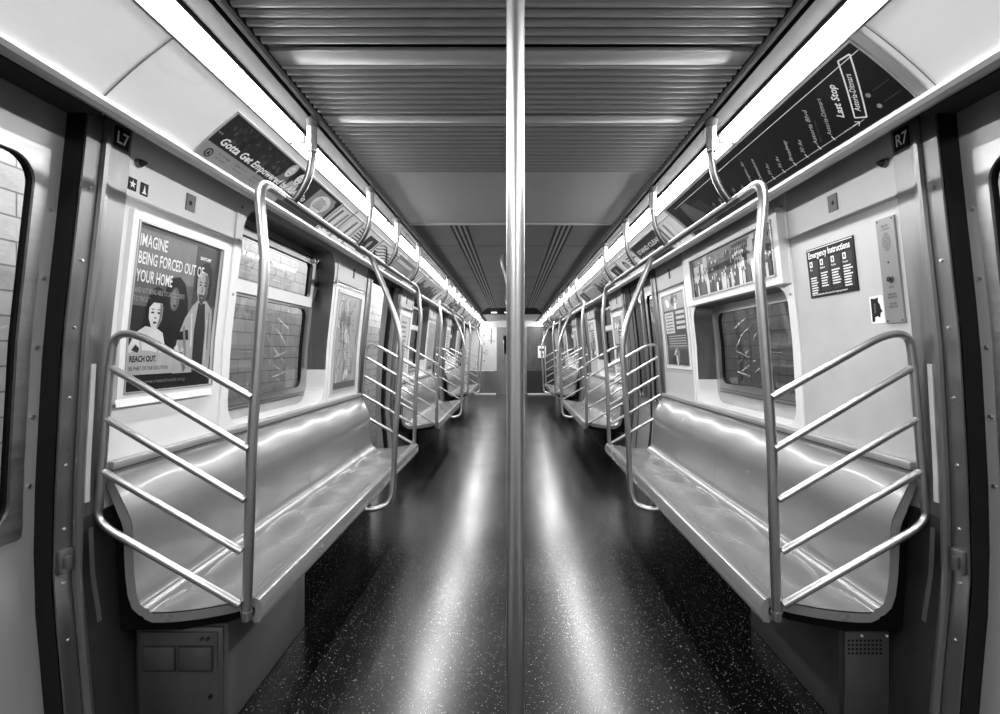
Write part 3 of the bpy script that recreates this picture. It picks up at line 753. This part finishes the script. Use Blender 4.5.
# woman in the middle: long dark hair, shaded face, dark top
pshape(f, mp, [(.12, .05), (.14, .16), (.165, .26), (.185, .33), (.215, .365), (.255, .372), (.29, .35), (.315, .29), (.33, .20), (.35, .10), (.35, .05)], 'g0', H+.0006)
pshape(f, mp, ell(.235, .285, .027, .045), 'g3', H+.0009); pshape(f, mp, ell(.228, .283, .017, .036), 'g4', H+.0010)
pshape(f, mp, ell(.225, .298, .006, .003), 'g0', H+.0012); pshape(f, mp, ell(.246, .298, .006, .003), 'g0', H+.0012); pshape(f, mp, ell(.235, .260, .009, .004), 'g1', H+.0012)
# man at right: hair, bearded face, light jacket over dark shirt
pshape(f, mp, [(.255, .0), (.262, .08), (.275, .14), (.31, .22), (.35, .27), (.385, .30), (.44, .295), (.485, .26), (.498, .16), (.495, .0)], 'g5', H+.0010)
pshape(f, mp, [(.375, .0), (.375, .18), (.385, .285), (.43, .285), (.448, .18), (.445, .0)], 'g1', H+.0013)
for pl, m_ in (([(.30, .18), (.312, .19), (.335, .07), (.325, .05)], 'g4'), ([(.345, .24), (.353, .24), (.366, .10), (.358, .10)], 'g6'), ([(.28, .11), (.29, .12), (.335, .02), (.32, .0)], 'g3'), ([(.462, .25), (.470, .25), (.478, .08), (.468, .08)], 'g4'), ([(.452, .22), (.458, .22), (.462, .05), (.455, .05)], 'g6'), ([(.258, .10), (.30, .125), (.325, .10), (.315, .085), (.27, .08)], 'g6')): pshape(f, mp, pl, m_, H+.0014)
pshape(f, mp, [(.355, .33), (.352, .385), (.368, .425), (.40, .452), (.435, .455), (.458, .425), (.462, .37), (.452, .31), (.43, .30)], 'g0', H+.0012)
pshape(f, mp, [(.362, .38), (.365, .33), (.380, .295), (.403, .278), (.424, .292), (.438, .33), (.440, .38), (.425, .41), (.395, .415), (.372, .402)], 'g5', H+.0016)
pshape(f, mp, [(.412, .405), (.436, .40), (.440, .36), (.436, .32), (.424, .295), (.412, .30), (.420, .34)], 'g3', H+.0017)
for a in (.384, .415): pshape(f, mp, ell(a, .358, .008, .0035), 'g0', H+.002); pshape(f, mp, ell(a, .370, .010, .0025), 'g1', H+.002)
pshape(f, mp, [(.396, .355), (.404, .355), (.409, .328), (.392, .328)], 'g4', H+.0019)
pshape(f, mp, [(.376, .325), (.384, .318), (.398, .322), (.412, .318), (.428, .325), (.420, .295), (.403, .279), (.386, .292)], 'g2', H+.0019); pshape(f, mp, ell(.400, .307, .011, .003), 'g4', H+.0022)
# girl at left: dark hair, face looking down, white top
pshape(f, mp, [(.075, .15), (.085, .22), (.09, .27), (.105, .305), (.135, .322), (.165, .312), (.185, .28), (.192, .22), (.185, .15)], 'g0', H+.0014)
pshape(f, mp, [(.0, .02), (.015, .10), (.045, .15), (.09, .175), (.15, .17), (.185, .155), (.205, .10), (.205, .02)], 'g6', H+.0018)
pshape(f, mp, [(.06, .15), (.068, .15), (.09, .06), (.08, .06)], 'g5', H+.0019); pshape(f, mp, [(.17, .14), (.177, .14), (.165, .06), (.155, .06)], 'g5', H+.0019)
pshape(f, mp, [(.100, .25), (.102, .205), (.118, .175), (.137, .163), (.156, .175), (.172, .205), (.174, .25), (.16, .272), (.115, .272)], 'g6', H+.0022)
pshape(f, mp, [(.155, .268), (.173, .25), (.171, .205), (.156, .176), (.146, .17), (.158, .21)], 'g4', H+.0023)
pshape(f, mp, [(.094, .235), (.098, .275), (.135, .292), (.172, .278), (.180, .235), (.165, .262), (.12, .262)], 'g0', H+.0026)
for a in (.119, .152): pshape(f, mp, ell(a, .226, .009, .0035), 'g0', H+.0026); pshape(f, mp, ell(a, .238, .010, .002), 'g2', H+.0026)
pshape(f, mp, ell(.136, .190, .010, .004), 'g1', H+.0026); pshape(f, mp, ell(.1365, .207, .006, .004), 'g4', H+.0026)
pshape(f, mp, [(.01, .075), (.05, .09), (.13, .088), (.18, .075), (.17, .06), (.03, .06)], 'g5', H+.0026)
pshape(f, mp, [(.03, .09), (.05, .11), (.07, .095), (.06, .08)], 'g1', H+.0028)
mp = mp_
f.build('people_print', p)
f = MB()
for tx, a, b_, s, w in (('IMAGINE', .020, .505, .060, .140), ('BEING FORCED OUT OF', .020, .445, .060, .375), ('YOUR HOME', .020, .383, .060, .190)):
    textmb(f, mp, tx, a, b_, s, 'g7', .0062, width=w, bold=.012)
textmb(f, mp, 'AND NOT BEING ABLE TO SAY GOODBYE', .020, .345, .026, 'g5', .0062, width=.27, bold=.0); textmb(f, mp, 'TO THOSE YOU LOVE', .020, .315, .026, 'g5', .0062, width=.145, bold=.0)
textmb(f, mp, 'SANCTUARY', .365, .515, .018, 'paper', .0062, width=.075, bold=.02)
f.build('lettering', p)
f = MB(); prect(f, mp, .0, .255, .058, .136, 'g5', .0078); f.build('caption_box', p)
f = MB()
textmb(f, mp, 'REACH OUT.', .022, .104, .030, 'ink', .0084, width=.135, bold=.03); textmb(f, mp, 'BE PART OF THE SOLUTION', .022, .074, .020, 'g1', .0084, width=.20, bold=.0)
f.build('caption', p)
f = MB(); textmb(f, mp, 'www.reachout.org', .075, .026, .020, 'g4', .0062, width=.26)
f.build('web_address', p)
f = MB()
for k in (0,):
    f.grid(lambda u, v: mp(lerp(-.045, .50, u), lerp(-.045, -.020, v), lerp(.024, .018, v)), 1, 1, 'white')
    f.grid(lambda u, v: mp(lerp(-.045, .50, u), -.045, lerp(.0, .024, v)), 1, 1, 'white')
f.build('frame_sill', t)
# route map panels (left) and poster panels (right) on the far side of each window
def mapdesign(f, mp, w, h, seed, H=.0046):
    r = random.Random(seed)
    prect(f, mp, .01, w-.01, .01, h-.01, 'g5', H)
    for i in range(9):
        a = [r.uniform(.1*w, .9*w)]; pts = []
        x = r.uniform(.1*w, .9*w); y = .02; 
        while y < h-.04:
            y2 = min(h-.02, y+r.uniform(.05, .14)); x2 = min(w-.03, max(.02, x+r.uniform(-.08, .08)))
            d = .0035; pshape(f, mp, [(x-d, y), (x+d, y), (x2+d, y2), (x2-d, y2)], r.choice(['g3', 'g2', 'g3', 'g7']), H+.0004+.0001*i); x, y = x2, y2
    for i in range(5): pshape(f, mp, ell(r.uniform(.1*w, .9*w), r.uniform(.1*h, .9*h), r.uniform(.03, .07), r.uniform(.03, .09), 12, r.uniform(0, 3)), r.choice(['g4', 'g6', 'g6']), H+.0003)
    for i in range(40):
        a = r.uniform(.02, w-.10); b = r.uniform(.03, h-.04); prect(f, mp, a, a+r.uniform(.02, .06), b, b+.005, r.choice(['g2', 'g3']), H+.0016)
    prect(f, mp, .0, w, 0, .05, 'g3', H+.002)
def poster2(f, mp, w, h, seed, H=.0046):
    r = random.Random(seed)
    prect(f, mp, 0, w, 0, h, 'g2', H); prect(f, mp, 0, w, h*.78, h, 'g5', H+.0003)
    for i in range(5): pshape(f, mp, ell(r.uniform(.1*w, .9*w), h*r.uniform(.80, .95), .05, .03, 12, r.uniform(0, 3)), r.choice(['g7', 'g3']), H+.0006)
    prect(f, mp, .03*w, .45*w, h*.45, h*.75, 'g6', H+.0006)
    for i in range(6): prect(f, mp, .08*w, .40*w, h*(.48+.045*i), h*(.48+.045*i)+.008, 'g3', H+.001)
    for i in range(4):
        prect(f, mp, .55*w, .92*w, h*(.50+.07*i), h*(.50+.07*i)+.022, r.choice(['g6', 'g5']), H+.0006)
    for i in range(5): prect(f, mp, .12*w, .9*w, h*(.26+.035*i), h*(.26+.035*i)+.009, 'g5', H+.0006)
    for i in range(9): pshape(f, mp, ell(r.uniform(.1*w, .9*w), h*r.uniform(.04, .2), r.uniform(.02, .06), r.uniform(.015, .04), 12, r.uniform(0, 3)), r.choice(['g6', 'g0', 'g4', 'g7']), H+.0006+i*.0001)
for k in range(3):
    b = P*k
    t, p, mp = framed('route_map', -1, b+3.83, 1.00, .53, .72, .025, 'framed pale route map beside the %s window on the left wall' % ['nearest', 'second', 'farthest'][k], 'map', 'panel', .010, 'g5')
    f = MB(); mapdesign(f, mp, .53, .72, 3+k); f.build('map_print', p)
    t, p, mp = framed('info_poster', 1, b+4.36, 1.18, .54, .56, .030, 'framed dark information poster beside the %s window on the right wall' % ['nearest', 'second', 'farthest'][k], 'poster', 'white', .012, 'g3')
    f = MB(); poster2(f, mp, .54, .56, 11+k); f.build('poster_print', p)
    if k:
        t, p, mp = framed('paper_notice', -1, b+1.80, 1.10, .46, .60, .03, 'framed pale text notice at the near end of the %s left bench' % ['', 'middle', 'farthest'][k], 'poster', 'white', .012, 'g6')
        f = MB()
        for i in range(9): prect(f, mp, .04, .04+R.uniform(.25, .38), .08+i*.055, .08+i*.055+.018, 'g3', .0048)
        f.build('text_print', p)
        t, p, mp = framed('paper_notice', 1, b+2.28, 1.10, .46, .60, .03, 'framed grey picture notice at the near end of the %s right bench' % ['', 'middle', 'farthest'][k], 'poster', 'white', .012, 'g4')
        f = MB(); poster2(f, mp, .46, .60, 31+k); f.build('poster_print', p)
# framed crowd picture above the right foreground window
t = root('framed_picture', (xw(1.7), 3.58, 1.66), 'wide framed print of a crowded city scene above the right window', 'picture')
mp0 = WM(1, 3.67, 1.600)   # a from far to near
f = MB(); Wd, Hg = 1.30, .345
def bx(a0, a1, b0, b1, m, h0, h1): slab(f, mp0, a0, a1, b0, b1, m, h0, h1, 1, 4)
bx(0, Wd, 0, .045, 'white', -.002, .045); bx(0, Wd, Hg-.05, Hg, 'white', -.002, .045); bx(0, .15, .045, Hg-.05, 'white', -.002, .045); bx(Wd-.055, Wd, .045, Hg-.05, 'white', -.002, .045)
for a0, a1, b0, b1 in ((.14, Wd-.048, .038, .047), (.14, Wd-.048, Hg-.052, Hg-.043), (.14, .152, .045, Hg-.05), (Wd-.057, Wd-.048, .045, Hg-.05)): bx(a0, a1, b0, b1, 'lip', .044, .052)
f.build('frame', t)
f = MB(); mp = lambda a, b, h=0: mp0(a+.15, b+.045, .034+h); w, h = Wd-.205, Hg-.095
prect(f, mp, 0, w, 0, h, 'g2', 0); pr = f.build('print', t)
f = MB(); r = random.Random(5)
prect(f, mp, .0, w, h*.75, h, 'g4', .0003)
for i in range(110):
    a = r.uniform(.01, w-.03); b = r.uniform(.02, h-.03); q_ = r.uniform(.006, .018)
    pshape(f, mp, [(a, b), (a+q_, b-.004), (a+q_*1.2, b+q_*.9), (a+.003, b+q_)], r.choice(['g0', 'g0', 'g1', 'g6', 'g7', 'paper']), .0026+i*.000002)
for i in range(16):
    a = r.uniform(0, w-.08); bw = r.uniform(.03, .10); prect(f, mp, a, a+bw, h*.35, h*r.uniform(.7, .98), r.choice(['g1', 'g0', 'g6', 'g7', 'g3']), .0005+.0001*i)
for i in range(3):
    for j in range(9): prect(f, mp, w*.58+j*.022, w*.58+j*.022+.014, h*(.62+.12*i), h*(.62+.12*i)+.018, 'g0', .0024)
for i in range(30):
    a = .02+i*(w-.04)/30+r.uniform(-.008, .008); s = r.uniform(.6, 1.2); g = r.choice(['g0', 'g1', 'g0', 'g6', 'paper', 'g2']); H = .003+.0001*(i % 5)
    pshape(f, mp, [(a-.016*s, 0), (a-.020*s, .07*s), (a-.008, .095*s), (a+.008, .095*s), (a+.020*s, .07*s), (a+.014*s, 0)], g, H)
    pshape(f, mp, ell(a, .108*s, .010*s, .014*s, 10), r.choice(['g6', 'g5', 'g1']), H+.0003)
f.build('crowd_print', pr)
# ------------------------------------------------------------------ advertising cards in the coves
def card(sd, ya, yb, label, bg, name='advertising_card', rim=True, full=False, tp=None):
    """ya<yb, the card from ya to yb; top strip of the cove stays bare"""
    y0 = ya if sd < 0 else yb; L = yb-ya; top = CL*(tp or (.80 if not full else .82))
    t = root(name, (sd*1.08, (ya+yb)/2, 1.97), label, 'advertising card', 'cards in the coves'); mp = CM(sd, y0)
    f = MB(); slab(f, mp, .004, L-.004, .004, top, bg, .0, .003, 1, 10)
    c = f.build('card', t)
    f = MB(); slab(f, mp, 0, L, top-.001, top+.006, 'lip', 0, .006, 1, 1)
    for a in (0, L-.006): slab(f, mp, a, a+.006, 0, top, 'lip', 0, .005, 1, 8)
    f.build('card_edge', t)
    return t, c, mp, L, top
# left: the big "Gotta Get Empowered" card
t, c, mp, L, top = card(-1, 1.765, 2.86, 'dark advertising card reading Gotta Get Empowered on the left cove', 'g1', full=True)
f = MB(); H = .0036
prect(f, mp, .005, .60, .005, .066, 'g5', H, 1, 4); prect(f, mp, .60, L-.005, .005, .052, 'g2', H, 1, 4)
r = random.Random(3)
for i in range(60):
    a = r.uniform(.03, .45); b = r.uniform(.10, .19); s = r.uniform(.006, .018); pshape(f, mp, ell(a, b, s, s*.5, 7, r.uniform(0, 3)), r.choice(['g2', 'g0', 'g3', 'g2']), H+.0004+i*.00001)
# two smiling people
def person(a, b, s, hair, face, top_):
    pshape(f, mp, [(a-.05*s, b-.07*s), (a-.03*s, b-.02*s), (a+.03*s, b-.02*s), (a+.05*s, b-.07*s)], top_, H+.0012)
    pshape(f, mp, ell(a, b+.008*s, .033*s, .040*s), hair, H+.0015); pshape(f, mp, ell(a, b, .024*s, .032*s), face, H+.0019)
    for d in (-.009, .009): pshape(f, mp, ell(a+d*s, b+.006*s, .004*s, .003*s, 8), 'ink', H+.0023)
    pshape(f, mp, ell(a, b-.014*s, .009*s, .003*s, 8), 'g2', H+.0023)
person(.50, .160, .95, 'g6', 'g7', 'g4'); person(.60, .158, 1.15, 'g0', 'g7', 'g6')
pshape(f, mp, ell(.93, .125, .09, .055, 20), 'g7', H+.0010); prect(f, mp, .80, 1.06, .06, .19, 'g5', H+.0005, 1, 8)
for i in range(6): prect(f, mp, .87, .87+r.uniform(.08, .12), .095+i*.011, .099+i*.011, 'g3', H+.0016, 1, 1)
pshape(f, mp, ell(1.05, .185, .02, .02, 10), 'g1', H+.0016)
f.build('picture', c)
f = MB(); textmb(f, mp, "Gotta Get Empowered by ASA's Go", .05, .080, .046, 'paper', H+.003, width=.72, bold=.03, shear=.25)
f.build('headline', c)
f = MB(); textmb(f, mp, 'der Series', .86, .058, .040, 'paper', H+.003, width=.20, bold=.03, shear=.2); prect(f, mp, .84, 1.08, .048, .051, 'paper', H+.003, 1, 1)
f.build('headline', c)
f = MB(); pshape(f, mp, ell(.055, .030, .020, .019), 'g1', H+.001); pshape(f, mp, ell(.055, .030, .014, .013), 'g5', H+.0014); pshape(f, mp, [(.045, .022), (.065, .022), (.055, .042)], 'g1', H+.0018)
f.build('logo', c)
f = MB()
for i, (tx, a, w) in enumerate((('The Campaign', .095, .075), ('Public Service', .21, .08), ('Help is here', .335, .07))):
    textmb(f, mp, tx, a, .044, .011, 'g1', H+.001, width=w); textmb(f, mp, tx, a, .026, .009, 'g1', H+.001, width=w*.8)
textmb(f, mp, 'asa', .012, .110, .014, 'g6', H+.001, width=.025)
f.build('lettering', c)
# right: the strip map
t, c, mp, L, top = card(1, 1.385, 3.06, 'long black line map card reading Last Stop on the right cove', 'g0', 'line_map_card', full=True, tp=.95)
# a runs from the far end (0) to the near end (L)
f = MB(); H = .0036
prect(f, mp, .62, L-.18, .030, .033, 'g6', H, 1, 1)
prect(f, mp, .10, L-.01, .203, .2055, 'paper', H, 1, 1)
ST = ['Astoria-Ditmars', 'Astoria Blvd', '30 Av', 'Broadway', '36 Av', '39 Av', 'Queensboro', 'Lexington Av', '5 Av', '57 St', '49 St', '34 St', '23 St']
a = L-.325
for i, s in enumerate(ST):
    if a < .32: break
    prect(f, mp, a-.002, a+.002, .026, .044, 'paper', H, 1, 1)
    textmb(f, mp, s, a+.006, .046, .022, 'g6', H+.0005, rot=math.radians(54), width=.0125*len(s) if len(s) < 12 else .150, bold=.005, shear=.15)
    if i == 1: textmb(f, mp, 'Exit for bus', a+.030, .046, .013, 'g3', H+.0005, rot=math.radians(54), width=.09)
    a -= .078
ra = math.radians(54)
textmb(f, mp, 'Last Stop', L-.228, .070, .034, 'paper', H+.0005, rot=ra, width=.125, bold=.025, shear=.2)
textmb(f, mp, 'Astoria-Ditmars', L-.166, .058, .026, 'paper', H+.0005, rot=ra, width=.135, bold=.01, shear=.2)
def seg(p, q_, d, m='paper'):
    dx, dy = q_[0]-p[0], q_[1]-p[1]; l = math.hypot(dx, dy); nx, ny = -dy/l*d, dx/l*d
    n = 6
    for i in range(n):
        a0 = (lerp(p[0], q_[0], i/n), lerp(p[1], q_[1], i/n)); a1 = (lerp(p[0], q_[0], (i+1)/n), lerp(p[1], q_[1], (i+1)/n))
        pshape(f, mp, [(a0[0]+nx, a0[1]+ny), (a0[0]-nx, a0[1]-ny), (a1[0]-nx, a1[1]-ny), (a1[0]+nx, a1[1]+ny)], m, H+.0005)
bo = (L-.198, .044); ux, uy = math.cos(ra), math.sin(ra); vx, vy = -uy, ux
c0 = (L-.205+.028, .050-.002); 
q0 = (L-.200, .052); q1 = (q0[0]+ux*.205, q0[1]+uy*.205); q2 = (q0[0]+uy*.042, q0[1]-ux*.042+.006); q3 = (q2[0]+ux*.220, q2[1]+uy*.220)
for p_, r_ in ((q0, q1), (q2, q3), (q0, q2), (q1, q3)): seg(p_, r_, .0026)
for i in range(3): prect(f, mp, L-.27+i*.012, L-.264+i*.012, .031, .034, 'paper', H, 1, 1)
seg((L-.232, .0325), (L-.198, .0325), .0015); seg((L-.212, .042), (L-.198, .0325), .0015); seg((L-.212, .023), (L-.198, .0325), .0015)
for b in (.03, .075): pshape(f, mp, ell(L-.105, b+.01, .008, .008, 10), 'g5', H+.0005); prect(f, mp, L-.085, L-.02, b+.012, b+.014, 'g3', H+.0005, 1, 1)
pshape(f, mp, [(.12, .01), (.36, .01), (.24, .195), (.16, .195)], 'g3', H+.0004)
for i in range(4): seg((.33+.028*i, .04), (.28+.028*i, .16), .0022, 'g4')
f.build('lettering', c)
# generic cards
KIND = ['pale card with broad grey diagonal bars', 'pale card with a dark photograph and small text', 'mid grey card with rows of text', 'white card with a dark wave picture', 'dark card with white headline bars', 'pale card with a round dark emblem', 'grey card with a city skyline print']
def generic(sd, ya, yb, idx, kind):
    t, c, mp, L, top = card(sd, ya, yb, '%s, %s card along the %s cove' % (KIND[kind], NUM[idx], SN[sd]), ['paper', 'paper', 'g5', 'paper', 'g1', 'paper', 'g6'][kind])
    f = MB(); r = random.Random(idx*7+sd); H = .0036
    if kind == 0:
        for i in range(int(L/.09)): pshape(f, mp, [(.02+i*.09, .02), (.05+i*.09, .02), (.07+i*.09, .18), (.04+i*.09, .18)], ['g4', 'g5', 'g7'][i % 3], H)
    elif kind == 1:
        prect(f, mp, L*.5, L*.96, .02, top-.03, 'g1', H, 1, 8); person2(f, mp, L*.72, .11, 1.0, H); 
        for i in range(7): prect(f, mp, .03, L*.42*r.uniform(.6, 1), .03+i*.022, .040+i*.022, 'g3', H, 1, 1)
    elif kind == 2:
        prect(f, mp, .03, L-.03, .14, .17, 'g7', H, 1, 1)
        for i in range(5): prect(f, mp, .05, L*r.uniform(.6, .93), .03+i*.02, .038+i*.02, 'g6', H, 1, 1)
    elif kind == 3:
        for i in range(7):
            n = 8; pts = [(.03+(L-.06)*j/n, .03+i*.02+.02*math.sin(j*1.1+i)) for j in range(n+1)]
            pshape(f, mp, pts+[(a, b+.010) for a, b in pts[::-1]], 'g1', H)
    elif kind == 4:
        textmb(f, mp, r.choice(['RIDE SAFE', 'STAND CLEAR', 'SEE SOMETHING', 'THANK YOU']), .05, .11, .05, 'paper', H, width=L-.1, bold=.02)
        for i in range(3): prect(f, mp, .05, L*r.uniform(.5, .9), .03+i*.022, .040+i*.022, 'g5', H, 1, 1)
    elif kind == 5:
        pshape(f, mp, ell(L*.3, .10, .06, .06), 'g1', H); pshape(f, mp, ell(L*.3, .10, .035, .035), 'g6', H+.0004)
        for i in range(5): prect(f, mp, L*.5, L*r.uniform(.75, .95), .04+i*.026, .052+i*.026, 'g2', H, 1, 1)
    else:
        prect(f, mp, .01, L-.01, .12, top-.01, 'g6', H, 1, 4)
        for i in range(12): prect(f, mp, .02+i*(L-.04)/12, .02+(i+.9)*(L-.04)/12, .01, r.uniform(.06, .17), r.choice(['g1', 'g2', 'g3']), H+.0004, 1, 4)
    f.build('card_print', c)
def person2(f, mp, a, b, s, H):
    pshape(f, mp, [(a-.06*s, b-.08*s), (a-.03*s, b-.03*s), (a+.03*s, b-.03*s), (a+.06*s, b-.08*s)], 'g5', H+.0004); pshape(f, mp, ell(a, b, .028*s, .036*s), 'g6', H+.0008)
y = 2.88; i = 1
for ya, yb, kd in ((2.88, 3.28, 0), (3.30, 3.78, 1), (3.80, 4.38, 3), (4.40, 5.05, 2), (5.07, 5.60, 0), (5.62, 6.9, 6)): generic(-1, ya, yb, i, kd); i += 1
y = 6.92
for kd in (5, 1, 4, 0, 6, 2, 3, 1, 5): generic(-1, y, y+.90, i, kd); i += 1; y += .92
i = 1
for ya, yb, kd in ((3.08, 3.42, 0), (3.44, 4.12, 4), (4.14, 4.72, 5), (4.74, 5.4, 1), (5.42, 6.2, 6), (6.22, 6.9, 2)): generic(1, ya, yb, i, kd); i += 1
y = 6.92
for kd in (1, 0, 5, 3, 2, 6, 1, 4, 5): generic(1, y, y+.90, i, kd); i += 1; y += .92
# ------------------------------------------------------------------ light outside, world, camera
def area(name, loc, rot, sx, sy, e):
    l = bpy.data.lights.new(name, 'AREA'); l.shape = 'RECTANGLE'; l.size = sx; l.size_y = sy; l.energy = e
    o = bpy.data.objects.new(name, l); C.objects.link(o); o.location = loc; o.rotation_euler = rot; return o
for y in (3, 8, 13):
    area('station_lamp', (-2.1, y, 2.9), (0, math.radians(35), 0), .2, 3.5, 5.5)
    area('station_lamp', (2.1, y, 2.9), (0, math.radians(-35), 0), .2, 3.5, 2.6)
w = bpy.data.worlds.new('world'); bpy.context.scene.world = w; w.use_nodes = True
w.node_tree.nodes['Background'].inputs[0].default_value = (.5, .5, .5, 1); w.node_tree.nodes['Background'].inputs[1].default_value = .05
cam = bpy.data.cameras.new('camera'); co = bpy.data.objects.new('camera', cam); C.objects.link(co)
co.location = (0, 0, 1.29); co.rotation_euler = (PI/2, 0, 0)
cam.sensor_width = 36; cam.lens = 520*36/1000; cam.shift_x = -.0117; cam.shift_y = -.006; cam.clip_start = .02
sc = bpy.context.scene; sc.camera = co
sc.view_settings.view_transform = 'Standard'; sc.view_settings.look = 'None'; sc.view_settings.gamma = 1; sc.view_settings.exposure = 3.38
sc.view_settings.use_curve_mapping = False
sc.cycles.use_denoising = True; sc.cycles.denoising_prefilter = 'ACCURATE'; sc.cycles.denoising_input_passes = 'RGB_ALBEDO_NORMAL'
sc.cycles.max_bounces = 10; sc.cycles.diffuse_bounces = 5; sc.cycles.glossy_bounces = 6; sc.cycles.transparent_max_bounces = 12
sc.cycles.sample_clamp_indirect = 6
